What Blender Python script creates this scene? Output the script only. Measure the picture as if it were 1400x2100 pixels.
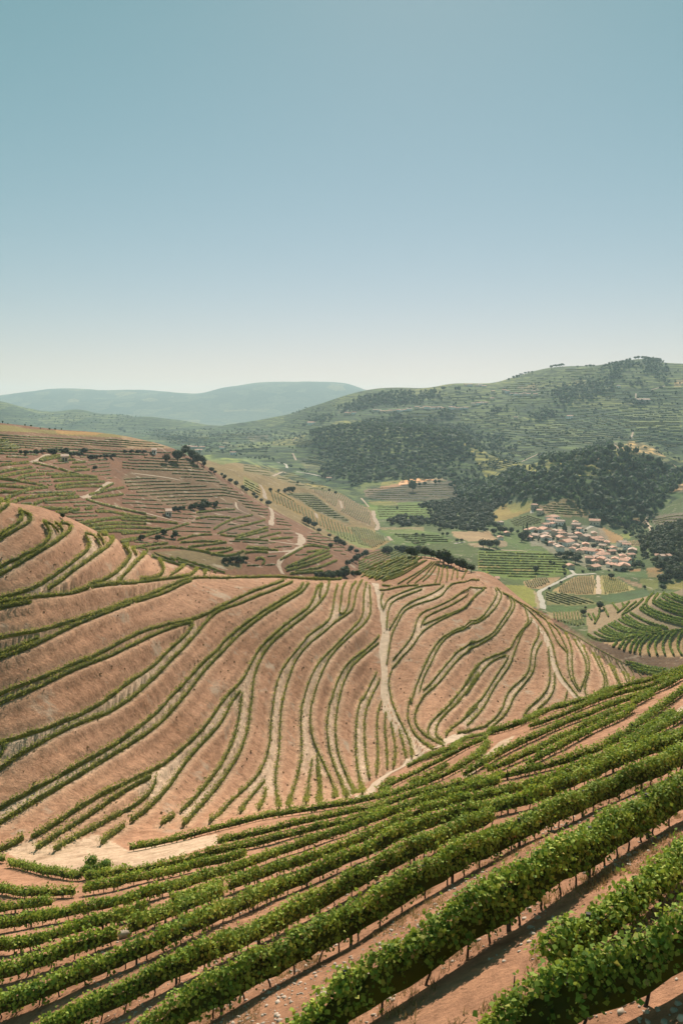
import bpy, math, random
import numpy as np
for o in list(bpy.data.objects): bpy.data.objects.remove(o)
S = bpy.context.scene
COL = S.collection
rng = np.random.default_rng(7)
random.seed(7)
F = 1750.0          # focal length in photo pixels (photo 1400 x 2100)
VH = 840.0          # photo row of the true horizon
# ---------------------------------------------------------------- camera, sky, sun, exposure
cam = bpy.data.cameras.new('camera'); camo = bpy.data.objects.new('camera', cam); COL.objects.link(camo)
camo.location = (0, 0, 0); camo.rotation_euler = (math.radians(90), 0, 0)
cam.sensor_fit = 'VERTICAL'; cam.sensor_height = 36.0; cam.lens = F / 2100 * 36.0
cam.shift_y = -(1050 - VH) / 2100
cam.clip_start = 0.5; cam.clip_end = 40000
S.camera = camo
SKY_R, SKY_G, SKY_B = 0.725, 1.525, 0.835
SUN_AZ, SUN_EL = 6.0, 36.0      # degrees right of the view direction, degrees up
world = bpy.data.worlds.new('World'); S.world = world; world.use_nodes = True
wn = world.node_tree; wn.nodes.clear()
sky = wn.nodes.new('ShaderNodeTexSky'); sky.sky_type = 'NISHITA'; sky.sun_disc = False
sky.sun_elevation = math.radians(SUN_EL); sky.sun_rotation = math.radians(SUN_AZ)
sky.altitude = 0; sky.air_density = 1.0; sky.dust_density = 0.1; sky.ozone_density = 1.5
bg = wn.nodes.new('ShaderNodeBackground'); bg.inputs['Strength'].default_value = 0.085
wo = wn.nodes.new('ShaderNodeOutputWorld')
# the photograph's toned colour response for the whole sky: one curve per channel
sp = wn.nodes.new('ShaderNodeSeparateColor'); cb = wn.nodes.new('ShaderNodeCombineColor'); wn.links.new(sky.outputs[0], sp.inputs[0])
for ch, (gain, gam) in enumerate(((SKY_R, 0.95), (SKY_G, 0.55), (SKY_B, 0.80))):
    pw = wn.nodes.new('ShaderNodeMath'); pw.operation = 'POWER'; pw.inputs[1].default_value = gam
    ml = wn.nodes.new('ShaderNodeMath'); ml.operation = 'MULTIPLY'; ml.inputs[1].default_value = gain
    wn.links.new(sp.outputs[ch], pw.inputs[0]); wn.links.new(pw.outputs[0], ml.inputs[0]); wn.links.new(ml.outputs[0], cb.inputs[ch])
wn.links.new(cb.outputs[0], bg.inputs[0]); wn.links.new(bg.outputs[0], wo.inputs[0])
sl = bpy.data.lights.new('sun', 'SUN'); sl.energy = 5.0; sl.angle = math.radians(0.53); sl.color = (1.0, 0.90, 0.76)
so = bpy.data.objects.new('sun', sl); COL.objects.link(so)
az, el = math.radians(SUN_AZ), math.radians(SUN_EL)
from mathutils import Vector
sd = Vector((math.sin(az) * math.cos(el), math.cos(az) * math.cos(el), math.sin(el)))
so.rotation_euler = sd.to_track_quat('Z', 'Y').to_euler()
S.view_settings.view_transform = 'Standard'; S.view_settings.look = 'None'
S.view_settings.exposure = 0.46; S.view_settings.gamma = 1.0; S.view_settings.use_curve_mapping = False
S.cycles.max_bounces = 6; S.cycles.transparent_max_bounces = 4; S.cycles.volume_bounces = 1
# ---------------------------------------------------------------- small helpers
def pchip(xk, yk, x):
    """shape-preserving cubic through (xk, yk), constant outside"""
    xk = np.asarray(xk, float); yk = np.asarray(yk, float); x = np.clip(x, xk[0], xk[-1])
    h = np.diff(xk); dl = np.diff(yk) / h
    m = np.zeros_like(yk)
    w1 = 2 * h[1:] + h[:-1]; w2 = h[1:] + 2 * h[:-1]
    ok = dl[1:] * dl[:-1] > 0
    a, b = np.where(ok, dl[:-1], 1), np.where(ok, dl[1:], 1)
    m[1:-1] = np.where(ok, (w1 + w2) / (w1 / a + w2 / b), 0)
    m[0], m[-1] = dl[0], dl[-1]
    i = np.clip(np.searchsorted(xk, x, 'right') - 1, 0, len(h) - 1)
    t = (x - xk[i]) / h[i]; t2, t3 = t * t, t * t * t
    return (2 * t3 - 3 * t2 + 1) * yk[i] + (t3 - 2 * t2 + t) * h[i] * m[i] + (3 * t2 - 2 * t3) * yk[i + 1] + (t3 - t2) * h[i] * m[i + 1]
def hash2(ix, iy, s):
    n = (ix.astype(np.int64) * 374761393 + iy.astype(np.int64) * 668265263 + s * 1442695041) & 0x7fffffff
    n = ((n ^ (n >> 13)) * 1274126177) & 0x7fffffff
    return ((n ^ (n >> 16)) & 0xffff) / 65535.0
def vnoise(x, y, s=0):
    ix, iy = np.floor(x), np.floor(y); fx, fy = x - ix, y - iy
    fx = fx * fx * (3 - 2 * fx); fy = fy * fy * (3 - 2 * fy)
    a, b = hash2(ix, iy, s), hash2(ix + 1, iy, s); c, d = hash2(ix, iy + 1, s), hash2(ix + 1, iy + 1, s)
    return (a + (b - a) * fx + (c - a) * fy + (a - b - c + d) * fx * fy) * 2 - 1
def link(name, me, mat=None, parent=None):
    o = bpy.data.objects.new(name, me); COL.objects.link(o)
    if mat is not None and me is not None and not me.materials: me.materials.append(mat)
    if parent is not None: o.parent = parent
    return o
def tag(o, label=None, cat=None, group=None, kind=None):
    if label: o['label'] = label
    if cat: o['category'] = cat
    if group: o['group'] = group
    if kind: o['kind'] = kind
    return o
def empty(name, loc):
    o = bpy.data.objects.new(name, None); COL.objects.link(o); o.location = loc; o.empty_display_size = 0.2
    return o
def mesh_np(name, v, faces, tint=None, smooth=False, mats=None, mi=None):
    """v (n,3); faces: list of index arrays, each (m,k)"""
    me = bpy.data.meshes.new(name)
    v = np.ascontiguousarray(v, np.float32)
    faces = [np.asarray(f, np.int32) for f in faces if len(f)]
    me.vertices.add(len(v)); me.vertices.foreach_set('co', v.ravel())
    nl = sum(f.size for f in faces); npol = sum(len(f) for f in faces)
    me.loops.add(nl); me.polygons.add(npol)
    me.loops.foreach_set('vertex_index', np.concatenate([f.ravel() for f in faces]))
    tot = np.concatenate([np.full(len(f), f.shape[1], np.int32) for f in faces])
    me.polygons.foreach_set('loop_start', np.concatenate([[0], np.cumsum(tot)[:-1]]).astype(np.int32))
    me.polygons.foreach_set('loop_total', tot)
    if smooth: me.polygons.foreach_set('use_smooth', np.ones(npol, bool))
    if tint is not None:
        at = me.attributes.new('tint', 'FLOAT', 'FACE'); at.data.foreach_set('value', np.asarray(tint, np.float32))
    for m in mats or []: me.materials.append(m)
    if mi is not None: me.polygons.foreach_set('material_index', np.asarray(mi, np.int32))
    me.update(calc_edges=True)
    return me
class MB:
    """collects boxes / prisms / tubes into one mesh"""
    def __init__(s): s.v = []; s.f = []
    def add(s, v, f):
        b = len(s.v); s.v += [tuple(p) for p in v]; s.f += [[i + b for i in q] for q in f]; return s
    def box(s, x0, x1, y0, y1, z0, z1):
        return s.add([(x0,y0,z0),(x1,y0,z0),(x1,y1,z0),(x0,y1,z0),(x0,y0,z1),(x1,y0,z1),(x1,y1,z1),(x0,y1,z1)],
                     [[0,3,2,1],[4,5,6,7],[0,1,5,4],[1,2,6,5],[2,3,7,6],[3,0,4,7]])
    def tube(s, pts, rad, n=6):
        vs = []; fs = []
        for k, (p, r) in enumerate(zip(pts, rad)):
            p = Vector(p); q = Vector(pts[min(k + 1, len(pts) - 1)]) - Vector(pts[max(k - 1, 0)])
            q.normalize(); a = q.orthogonal().normalized(); b = q.cross(a)
            for j in range(n):
                t = 2 * math.pi * j / n; vs.append(p + a * (r * math.cos(t)) + b * (r * math.sin(t)))
        for k in range(len(pts) - 1):
            for j in range(n):
                j2 = (j + 1) % n; fs.append([k*n+j, k*n+j2, (k+1)*n+j2, (k+1)*n+j])
        fs.append([j for j in range(n)][::-1]); fs.append([(len(pts)-1)*n + j for j in range(n)])
        return s.add(vs, fs)
    def mesh(s, name, mat=None, smooth=False):
        me = bpy.data.meshes.new(name); me.from_pydata(s.v, [], s.f)
        if smooth: me.polygons.foreach_set('use_smooth', [True] * len(me.polygons))
        if mat: me.materials.append(mat)
        me.update(); return me
ORD = 'first second third fourth fifth sixth seventh eighth ninth tenth eleventh twelfth thirteenth fourteenth fifteenth sixteenth seventeenth eighteenth nineteenth twentieth twenty-first twenty-second twenty-third twenty-fourth twenty-fifth twenty-sixth twenty-seventh twenty-eighth twenty-ninth thirtieth thirty-first thirty-second thirty-third thirty-fourth thirty-fifth thirty-sixth thirty-seventh thirty-eighth thirty-ninth fortieth'.split()
def ORDN(k):
    if k < 40: return ORD[k]
    n = k + 1; tens = {4: 'forty', 5: 'fifty', 6: 'sixty', 7: 'seventy', 8: 'eighty'}[n // 10]
    return tens[:-1] + 'ieth' if n % 10 == 0 else tens + '-' + ORD[n % 10 - 1]
# ---------------------------------------------------------------- terrain: depth layers (u, v in photo pixels, distance in metres)
LAY = [
 # near ground below the frame, then down the foreground slope
 [(-200,2950,20),(0,2800,20),(350,2600,17),(700,2560,15),(1050,2700,12),(1400,2600,11),(1600,2600,10)],
 [(-200,2100,46),(0,2100,41),(350,2100,31),(588,2100,24),(700,2100,21.5),(1050,2100,16.5),(1400,2100,14),(1600,2100,12.5)],
 [(-200,1960,56),(0,1960,52),(350,1935,44),(588,1909,42),(900,1826,34),(1150,1760,31),(1400,1681,31),(1600,1640,30)],
 [(-200,1830,82),(0,1830,76),(350,1800,70),(588,1757,70),(900,1701,57),(1150,1610,60),(1400,1533,62),(1600,1500,62)],
 [(-200,1760,100),(0,1765,98),(265,1742,98),(588,1675,96),(740,1640,98),(900,1560,102),(1000,1512,106),(1190,1441,114),(1300,1405,120),(1400,1373,125),(1500,1340,130)],
 # foot of the terraced hill / hidden gully
 [(-200,1740,104),(0,1748,103),(265,1728,108),(560,1655,132),(740,1622,145),(850,1565,152),(910,1530,160),(1000,1528,168),(1190,1490,180),(1310,1470,190),(1400,1480,200),(1500,1480,200)],
 # crest of the terraced hill
 [(-200,1000,190),(0,1030,200),(75,1038,206),(150,1065,215),(240,1110,228),(320,1150,242),(400,1170,252),(500,1182,264),(640,1188,285),(760,1190,305),(850,1189,308),(940,1180,325),(980,1173,340),(1060,1222,318),(1150,1292,288),(1230,1352,264),(1310,1397,246),(1400,1445,238),(1500,1470,230)],
 [(-200,1040,235),(0,1075,245),(150,1102,262),(320,1188,285),(500,1217,300),(640,1217,320),(700,1205,335),(760,1165,350),(850,1141,378),(930,1153,376),(980,1188,370),(1060,1262,350),(1150,1330,330),(1230,1382,310),(1310,1425,300),(1400,1455,300)],
 [(-200,1020,310),(0,1050,320),(150,1110,330),(320,1190,360),(500,1217,390),(640,1212,430),(760,1200,470),(850,1205,490),(980,1222,500),(1060,1300,510),(1150,1325,487),(1230,1374,430),(1310,1394,405),(1400,1376,400),(1500,1370,400)],
 [(-200,960,370),(0,1000,370),(150,1040,400),(320,1130,430),(500,1130,470),(640,1140,510),(700,1160,530),(760,1185,550),(850,1195,620),(980,1190,640),(1060,1230,590),(1150,1275,543),(1230,1327,450),(1310,1354,428),(1400,1347,425),(1500,1340,425)],
 [(-200,900,480),(0,930,480),(150,950,560),(320,1010,600),(500,1060,620),(640,1100,640),(700,1130,645),(760,1150,665),(850,1160,720),(980,1155,730),(1060,1190,680),(1150,1240,600),(1230,1278,530),(1310,1238,520),(1400,1205,520),(1500,1180,520)],
 # ridge of the brown hillside
 [(-200,850,620),(0,870,640),(100,882,680),(250,893,740),(350,915,760),(400,940,745),(450,972,740),(520,1020,730),(600,1065,720),(700,1115,725),(760,1135,745),(850,1130,800),(980,1120,820),(1060,1150,770),(1150,1200,665),(1230,1225,620),(1310,1218,640),(1400,1213,650),(1500,1200,650)],
 [(-200,890,740),(0,905,760),(250,930,860),(350,950,860),(450,985,820),(520,1026,800),(600,1068,800),(700,1112,800),(760,1120,830),(850,1100,890),(980,1095,900),(1060,1120,850),(1150,1160,750),(1230,1180,710),(1310,1170,730),(1400,1150,740),(1500,1110,740)],
 [(-200,925,900),(0,925,900),(250,950,1050),(350,950,1050),(450,955,1000),(520,985,980),(600,1030,960),(700,1085,930),(760,1085,960),(850,1070,1000),(980,1065,1020),(1060,1085,960),(1150,1120,860),(1230,1130,840),(1310,1110,880),(1400,1075,880),(1500,1060,880)],
 [(-200,940,1300),(0,940,1300),(250,950,1400),(350,945,1400),(450,938,1300),(520,945,1250),(600,975,1200),(700,1010,1200),(760,1040,1150),(850,1030,1200),(980,1030,1180),(1060,1045,1080),(1150,1060,1000),(1230,1075,1000),(1310,1080,1000),(1400,1030,1050),(1500,1010,1050)],
 [(-200,950,1700),(250,950,1700),(450,947,1600),(520,955,1600),(600,985,1500),(700,1000,1450),(760,1002,1400),(850,995,1400),(980,1010,1300),(1060,1010,1150),(1150,1020,1080),(1230,1020,1080),(1310,1040,1080),(1400,990,1180),(1500,975,1180)],
 [(-200,948,2200),(0,948,2200),(250,935,2200),(450,925,2000),(600,940,1900),(660,955,1750),(700,960,1650),(760,965,1600),(850,968,1550),(950,975,1500),(1060,975,1300),(1150,970,1200),(1230,960,1180),(1310,975,1200),(1400,960,1350),(1500,950,1350)],
 # wooded hill and wooded knoll
 [(-200,930,3000),(0,930,3000),(250,905,3000),(450,900,2700),(600,900,2400),(660,885,2100),(760,868,1950),(850,870,1900),(950,895,1800),(1020,930,1600),(1100,940,1380),(1200,935,1290),(1290,925,1270),(1370,950,1320),(1400,952,1500),(1500,945,1500)],
 [(-200,922,3300),(0,922,3300),(250,900,3300),(450,895,3000),(600,890,2700),(660,888,2300),(760,878,2150),(850,880,2100),(950,905,2000),(1020,935,1750),(1100,945,1550),(1200,938,1480),(1290,930,1450),(1400,940,1650),(1500,935,1650)],
 [(-200,880,3800),(0,880,3800),(250,880,3800),(450,882,3300),(600,868,2900),(660,862,2600),(760,845,2450),(850,835,2400),(950,850,2300),(1050,850,2200),(1150,850,2150),(1290,840,2100),(1400,835,2100),(1500,825,2100)],
 [(-200,818,4000),(0,826,4200),(40,838,4300),(110,851,4500),(160,846,4500),(210,856,4500),(270,859,4300),(350,863,4000),(430,871,3800),(460,869,3500),(540,858,3300),(600,848,3200),(660,832,3100),(720,816,3000),(800,804,3000),(880,799,2950),(930,791,2900),(1000,789,2850),(1050,776,2800),(1130,755,2750),(1220,749,2750),(1290,737,2750),(1320,733,2750),(1350,740,2750),(1400,743,2750),(1600,735,2750)],
 [(-200,900,5200),(0,900,5200),(450,886,5000),(700,880,4500),(1400,900,4500),(1600,900,4500)],
 [(-200,870,7000),(1600,870,7000)],
 [(-200,816,9000),(0,811,9000),(80,802,9000),(130,801,9000),(200,805,9000),(330,804,9000),(400,807,9000),(440,801,9000),(490,795,9000),(560,789,9000),(640,786,9000),(700,788,9000),(750,802,9000),(800,814,9000),(1000,820,9000),(1400,815,9000),(1600,815,9000)],
 [(-200,845,11500),(1600,845,11500)],
]
U = np.arange(-180, 1581, 3.0); NU = len(U)
LD = np.concatenate([np.arange(math.log(9), math.log(24), .016), np.arange(math.log(24), math.log(420), .0062), np.arange(math.log(420), math.log(1800), .0078), np.arange(math.log(1800), math.log(11500), .014)])
ND = len(LD); D = np.exp(LD)
LV = np.array([pchip([p[0] for p in L], [p[1] for p in L], U) for L in LAY])
_g = np.exp(-.5 * (np.arange(-9, 10) / 4.0) ** 2); _g /= _g.sum()
LV = np.array([np.convolve(np.pad(r, 9, 'edge'), _g, 'valid') for r in LV])
LL = np.array([pchip([p[0] for p in L], np.log([p[2] for p in L]), U) for L in LAY])
LL = np.array([np.convolve(np.pad(r, 9, 'edge'), _g, 'valid') for r in LL])
assert (np.diff(LL, axis=0) > 0.004).all(), [(i, U[np.argmin(d)], d.min()) for i, d in enumerate(np.diff(LL, axis=0)) if d.min() <= .004]
VV = np.array([pchip(LL[:, i], LV[:, i], LD) for i in range(NU)])          # (NU, ND) photo row of each vertex
for i in range(NU):                                                        # closer than the first layer: level ground
    k = LD < LL[0, i]; VV[i, k] = VH + (LV[0, i] - VH) * np.exp(LL[0, i]) / D[k]
X = (U[:, None] - 700) / F * D[None, :]; Y = np.broadcast_to(D[None, :], X.shape).copy()
Z = (VH - VV) / F * Y
for lam, a, sd_ in ((2.5,.035,1),(7,.02,2),(22,.016,3),(70,.024,4),(220,.046,5),(700,.040,6),(1800,.012,7)):
    w = np.clip((lam / (Y * .012) - 1) , 0, 1) * np.clip(Y * (.25 if lam > 200 else .16) / lam - .6, 0, 1)
    Z += lam * a * w * vnoise(X / lam + 31.7 * sd_, Y / lam + 11.3 * sd_, sd_)
VV = VH - Z / Y * F
def terrain_z(x, y):
    x, y = np.asarray(x, float), np.maximum(np.asarray(y, float), 9.1)
    fu = np.clip((700 + F * x / y - U[0]) / 3.0, 0, NU - 1.001); iu = fu.astype(int); fu = fu - iu
    l = np.log(y); j = np.clip(np.searchsorted(LD, l, 'right') - 1, 0, ND - 2); t = np.clip((y - D[j]) / (D[j + 1] - D[j]), 0, 1)
    # plane coordinates along a column scale with distance, so mix heights directly
    return (Z[iu, j] * (1 - fu) + Z[iu + 1, j] * fu) * (1 - t) + (Z[iu, j + 1] * (1 - fu) + Z[iu + 1, j + 1] * fu) * t
def hit(u, v, dmin=9.0):
    """where the line of sight through photo pixel (u, v) meets the terrain"""
    fu = min(max((u - U[0]) / 3.0, 0), NU - 1.001); i = int(fu); fu -= i
    col = VV[i] * (1 - fu) + VV[i + 1] * fu
    j0 = np.searchsorted(D, dmin)
    k = np.nonzero(col[j0:] <= v)[0]
    if len(k) == 0 or k[0] == 0: j = j0 if len(k) else j0 + int(np.argmin(col[j0:])); y = D[j]
    else:
        j = j0 + k[0]; a, b = col[j - 1], col[j]; t = (a - v) / max(a - b, 1e-9); y = D[j - 1] + (D[j] - D[j - 1]) * t
    x = (u - 700) / F * y
    return float(x), float(y), float(terrain_z(x, y))
# ---------------------------------------------------------------- materials
class NT:
    def __init__(s, name):
        s.m = bpy.data.materials.new(name); s.m.use_nodes = True; s.t = s.m.node_tree; s.t.nodes.clear()
    def n(s, typ, **kw):
        nd = s.t.nodes.new(typ)
        for k, v in kw.items():
            if k.startswith('i_'):
                key = k[2:]; nd.inputs[int(key) if key.isdigit() else key.replace('_', ' ')].default_value = v
            else: setattr(nd, k, v)
        return nd
    def l(s, a, b): s.t.links.new(a, b)
    def math(s, op, a, b=None):
        nd = s.n('ShaderNodeMath', operation=op)
        for i, q in enumerate((a, b)):
            if q is None: continue
            if isinstance(q, (int, float)): nd.inputs[i].default_value = q
            else: s.l(q, nd.inputs[i])
        return nd.outputs[0]
    def noise(s, vec, scale, detail=4, rough=.55):
        nd = s.n('ShaderNodeTexNoise'); nd.inputs['Scale'].default_value = scale; nd.inputs['Detail'].default_value = detail; nd.inputs['Roughness'].default_value = rough
        s.l(vec, nd.inputs['Vector']); return nd.outputs['Fac']
    def ramp(s, fac, stops):
        nd = s.n('ShaderNodeValToRGB'); e = nd.color_ramp.elements
        while len(e) < len(stops): e.new(0.5)
        for el, (p, c) in zip(e, stops): el.position = p; el.color = tuple(c) + (1,)
        s.l(fac, nd.inputs[0]); return nd.outputs[0]
    def mix(s, fac, a, b, mode='MIX'):
        nd = s.n('ShaderNodeMix', data_type='RGBA', blend_type=mode)
        for i, q in ((0, fac), (6, a), (7, b)):
            if isinstance(q, (int, float)): nd.inputs[i].default_value = q
            elif isinstance(q, tuple): nd.inputs[i].default_value = q + (1,)
            else: s.l(q, nd.inputs[i])
        return nd.outputs[2]
    def bsdf(s, col, rough=.9, spec=.2, normal=None):
        b = s.n('ShaderNodeBsdfPrincipled')
        if isinstance(col, tuple): b.inputs['Base Color'].default_value = col + (1,)
        else: s.l(col, b.inputs['Base Color'])
        b.inputs['Roughness'].default_value = rough; b.inputs['Specular IOR Level'].default_value = spec
        if normal is not None: s.l(normal, b.inputs['Normal'])
        return b.outputs[0]
    def bump(s, h, strength, dist):
        nd = s.n('ShaderNodeBump'); nd.inputs['Strength'].default_value = strength; nd.inputs['Distance'].default_value = dist
        s.l(h, nd.inputs['Height']); return nd.outputs[0]
    def out(s, sh): o = s.n('ShaderNodeOutputMaterial'); s.l(sh, o.inputs[0]); return s.m
def pos(t): return t.n('ShaderNodeNewGeometry').outputs['Position']
def leaf_mat(name, stops, trans=.3, tcol=(.20, .26, .03), wood=None):
    t = NT(name); a = t.n('ShaderNodeAttribute', attribute_name='tint')
    c = t.ramp(a.outputs['Fac'], stops)
    big = t.noise(pos(t), .22, 2)
    c = t.mix(1.0, c, t.ramp(big, [(.3, (.72, .74, .72)), (.7, (1.2, 1.15, 1.0))]), 'MULTIPLY')
    tr = t.n('ShaderNodeBsdfTranslucent'); t.l(t.mix(.6, c, tcol), tr.inputs[0])
    mx = t.n('ShaderNodeMixShader'); mx.inputs[0].default_value = trans
    t.l(t.bsdf(c, .7, .10), mx.inputs[1]); t.l(tr.outputs[0], mx.inputs[2])
    return t.out(mx.outputs[0])
M = {}
M['vine_leaf'] = leaf_mat('vine_leaf', [(0, (.020, .036, .012)), (.06, (.024, .045, .014)), (.12, (.07, .13, .025)), (.3, (.14, .235, .040)), (.6, (.29, .39, .065)), (.84, (.46, .50, .10)), (.93, (.46, .40, .10)), (1, (.48, .25, .12))], .24, (.38, .46, .05))  # lowest stops hold the painted inner shade of the row cores
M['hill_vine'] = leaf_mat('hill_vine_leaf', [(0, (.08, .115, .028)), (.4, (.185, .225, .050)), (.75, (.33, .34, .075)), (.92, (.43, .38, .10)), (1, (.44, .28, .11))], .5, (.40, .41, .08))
M['far_vine'] = leaf_mat('far_vine_leaf', [(0, (.055, .075, .022)), (.5, (.15, .165, .042)), (1, (.27, .24, .06))], .3)
M['gold_vine'] = leaf_mat('golden_vine_leaf', [(0, (.09, .10, .025)), (.5, (.17, .16, .04)), (1, (.28, .20, .06))], .25)
M['straw'] = leaf_mat('straw', [(0, (.20, .13, .06)), (.5, (.34, .24, .12)), (1, (.44, .34, .18))], .3, (.3, .2, .08))
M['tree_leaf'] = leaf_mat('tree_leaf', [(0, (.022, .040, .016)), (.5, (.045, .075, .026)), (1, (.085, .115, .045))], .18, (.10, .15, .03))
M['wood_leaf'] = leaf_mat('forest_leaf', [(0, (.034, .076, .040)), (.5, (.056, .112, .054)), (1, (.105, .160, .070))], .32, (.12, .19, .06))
M['grey_leaf'] = leaf_mat('grey_green_leaf', [(0, (.04, .06, .035)), (.5, (.075, .10, .06)), (1, (.13, .155, .095))], .15, (.10, .14, .05))
M['dry_leaf'] = leaf_mat('dry_bush_leaf', [(0, (.07, .055, .03)), (.5, (.13, .10, .05)), (1, (.19, .15, .08))], .15, (.15, .12, .05))
def solid(name, col, rough=.85, var=.35, scale=3.0):
    t = NT(name); n = t.noise(pos(t), scale, 4)
    c = t.mix(1.0, col, t.ramp(n, [(.25, (1 - var,) * 3), (.75, (1 + var,) * 3)]), 'MULTIPLY')
    return t.out(t.bsdf(c, rough, .2))
M['bark'] = solid('vine_bark', (.060, .045, .034), .9, .5, 14)
M['post'] = solid('weathered_post', (.085, .075, .065), .85, .4, 9)
M['trunk'] = solid('tree_bark', (.07, .055, .04), .9, .4, 2)
M['stone'] = solid('schist_stone', (.46, .36, .29), .85, .45, 5)
M['track'] = solid('pale_dirt', (.52, .375, .27), .95, .22, .5)
M['hill_track'] = solid('hillside_dirt', (.40, .285, .205), .95, .25, .4)
M['lane'] = solid('pale_lane', (.44, .38, .31), .9, .15, .3)
M['wall_white'] = solid('limewashed_wall', (.84, .82, .78), .85, .12, .5)
M['wall_stone'] = solid('stone_wall', (.46, .41, .35), .9, .3, 1)
M['wall_cream'] = solid('cream_wall', (.70, .60, .48), .9, .15, .5)
M['roof'] = solid('terracotta_roof', (.76, .41, .30), .9, .3, .7)
M['roof_old'] = solid('weathered_roof', (.68, .45, .36), .9, .35, .7)
M['window'] = solid('window_glass', (.05, .055, .06), .25, .1, 1)
M['door'] = solid('painted_door', (.12, .07, .045), .6, .2, 2)
# ground: cover colour stored on the terrain, broken up by noise at several sizes
def ground_mat():
    t = NT('ground'); a = t.n('ShaderNodeAttribute', attribute_name='cover'); k = t.n('ShaderNodeAttribute', attribute_name='rough')
    p = pos(t)
    fine, mid, big = t.noise(p, 1.7, 9, .78), t.noise(p, .42, 6, .68), t.noise(p, .03, 4, .6)
    mp = t.n('ShaderNodeMapping'); mp.inputs['Scale'].default_value = (1, 1, .35); t.l(p, mp.inputs[0])
    vor = t.n('ShaderNodeTexVoronoi'); vor.inputs['Scale'].default_value = 1.3; t.l(mp.outputs[0], vor.inputs['Vector'])
    c = a.outputs['Color']
    c = t.mix(1.0, c, t.ramp(fine, [(.28, (.52, .49, .46)), (.5, (1, 1, 1)), (.74, (1.45, 1.44, 1.40))]), 'MULTIPLY')
    c = t.mix(1.0, c, t.ramp(mid, [(.25, (.60, .55, .49)), (.5, (1, 1, 1)), (.78, (1.28, 1.30, 1.30))]), 'MULTIPLY')
    c = t.mix(1.0, c, t.ramp(big, [(.25, (.74, .69, .62)), (.5, (1, 1, 1)), (.75, (1.22, 1.22, 1.20))]), 'MULTIPLY')
    # dry scrub clumps on the banks
    cl = t.math('MULTIPLY', t.ramp(t.noise(p, .9, 6, .7), [(.56, (0, 0, 0)), (.70, (1, 1, 1))]), k.outputs['Fac'])
    c = t.mix(t.math('MULTIPLY', cl, .7), c, (.115, .078, .038))
    scree = t.math('MULTIPLY', t.ramp(t.noise(p, .11, 6, .7), [(.57, (0, 0, 0)), (.66, (1, 1, 1))]), k.outputs['Fac'])
    c = t.mix(t.math('MULTIPLY', scree, .65), c, (.46, .36, .27))
    h = t.math('ADD', t.math('MULTIPLY', fine, .5), t.math('MULTIPLY', mid, 1.2))
    return t.out(t.bsdf(c, .95, .1, t.bump(h, .7, .5)))
M['ground'] = ground_mat()
# far hills: terraces too far away to tell apart, drawn as level bands, broken by woods and bare plots
def hill_mat():
    t = NT('terraced_hills'); a = t.n('ShaderNodeAttribute', attribute_name='cover'); k = t.n('ShaderNodeAttribute', attribute_name='rough')
    p = pos(t); sx = t.n('ShaderNodeSeparateXYZ'); t.l(p, sx.inputs[0])
    warp = t.noise(p, .006, 3)
    plot = t.n('ShaderNodeTexVoronoi'); plot.inputs['Scale'].default_value = .0065
    mp = t.n('ShaderNodeMapping'); mp.inputs['Scale'].default_value = (1, .6, 2.4); t.l(p, mp.inputs[0])
    wv = t.n('ShaderNodeTexNoise'); wv.inputs['Scale'].default_value = .004; t.l(mp.outputs[0], wv.inputs['Vector'])
    dv = t.mix(.12, mp.outputs[0], wv.outputs['Color']); t.l(mp.outputs[0], plot.inputs['Vector'])
    pc = t.n('ShaderNodeSeparateColor'); t.l(plot.outputs['Color'], pc.inputs[0])
    zz = t.math('ADD', t.math('ADD', sx.outputs[2], t.math('MULTIPLY', warp, 26)), t.math('MULTIPLY', pc.outputs[0], 7.0))
    band = t.math('SINE', t.math('MULTIPLY', zz, 1.05)); band2 = t.math('SINE', t.math('MULTIPLY', zz, .47))
    bb = t.math('ADD', t.math('MULTIPLY', band, .32), t.math('ADD', .5, t.math('MULTIPLY', band2, .2)))
    bb = t.math('ADD', bb, t.math('MULTIPLY', t.math('SUBTRACT', t.noise(p, .05, 5, .7), .5), 1.5))
    c = a.outputs['Color']
    c = t.mix(1.0, c, t.ramp(pc.outputs[1], [(0, (.62, .76, .68)), (.5, (1.0, 1.0, .92)), (.8, (1.45, 1.3, 1.1)), (.93, (1.7, 1.45, 1.2)), (1, (2.9, 1.9, 1.4))]), 'MULTIPLY')
    c = t.mix(k.outputs['Fac'], c, t.mix(1.0, c, t.ramp(bb, [(.12, (.34, .42, .40)), (.5, (1, 1, 1)), (.88, (1.8, 1.65, 1.4))]), 'MULTIPLY'))
    scr = t.ramp(t.noise(p, .022, 6, .7), [(.52, (0, 0, 0)), (.6, (1, 1, 1))])
    c = t.mix(t.math('MULTIPLY', scr, .75), c, (.030, .052, .030))
    return t.out(t.bsdf(c, .95, .05, t.bump(t.noise(p, .04, 5, .7), .6, 9)))
M['hills'] = hill_mat()
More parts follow.
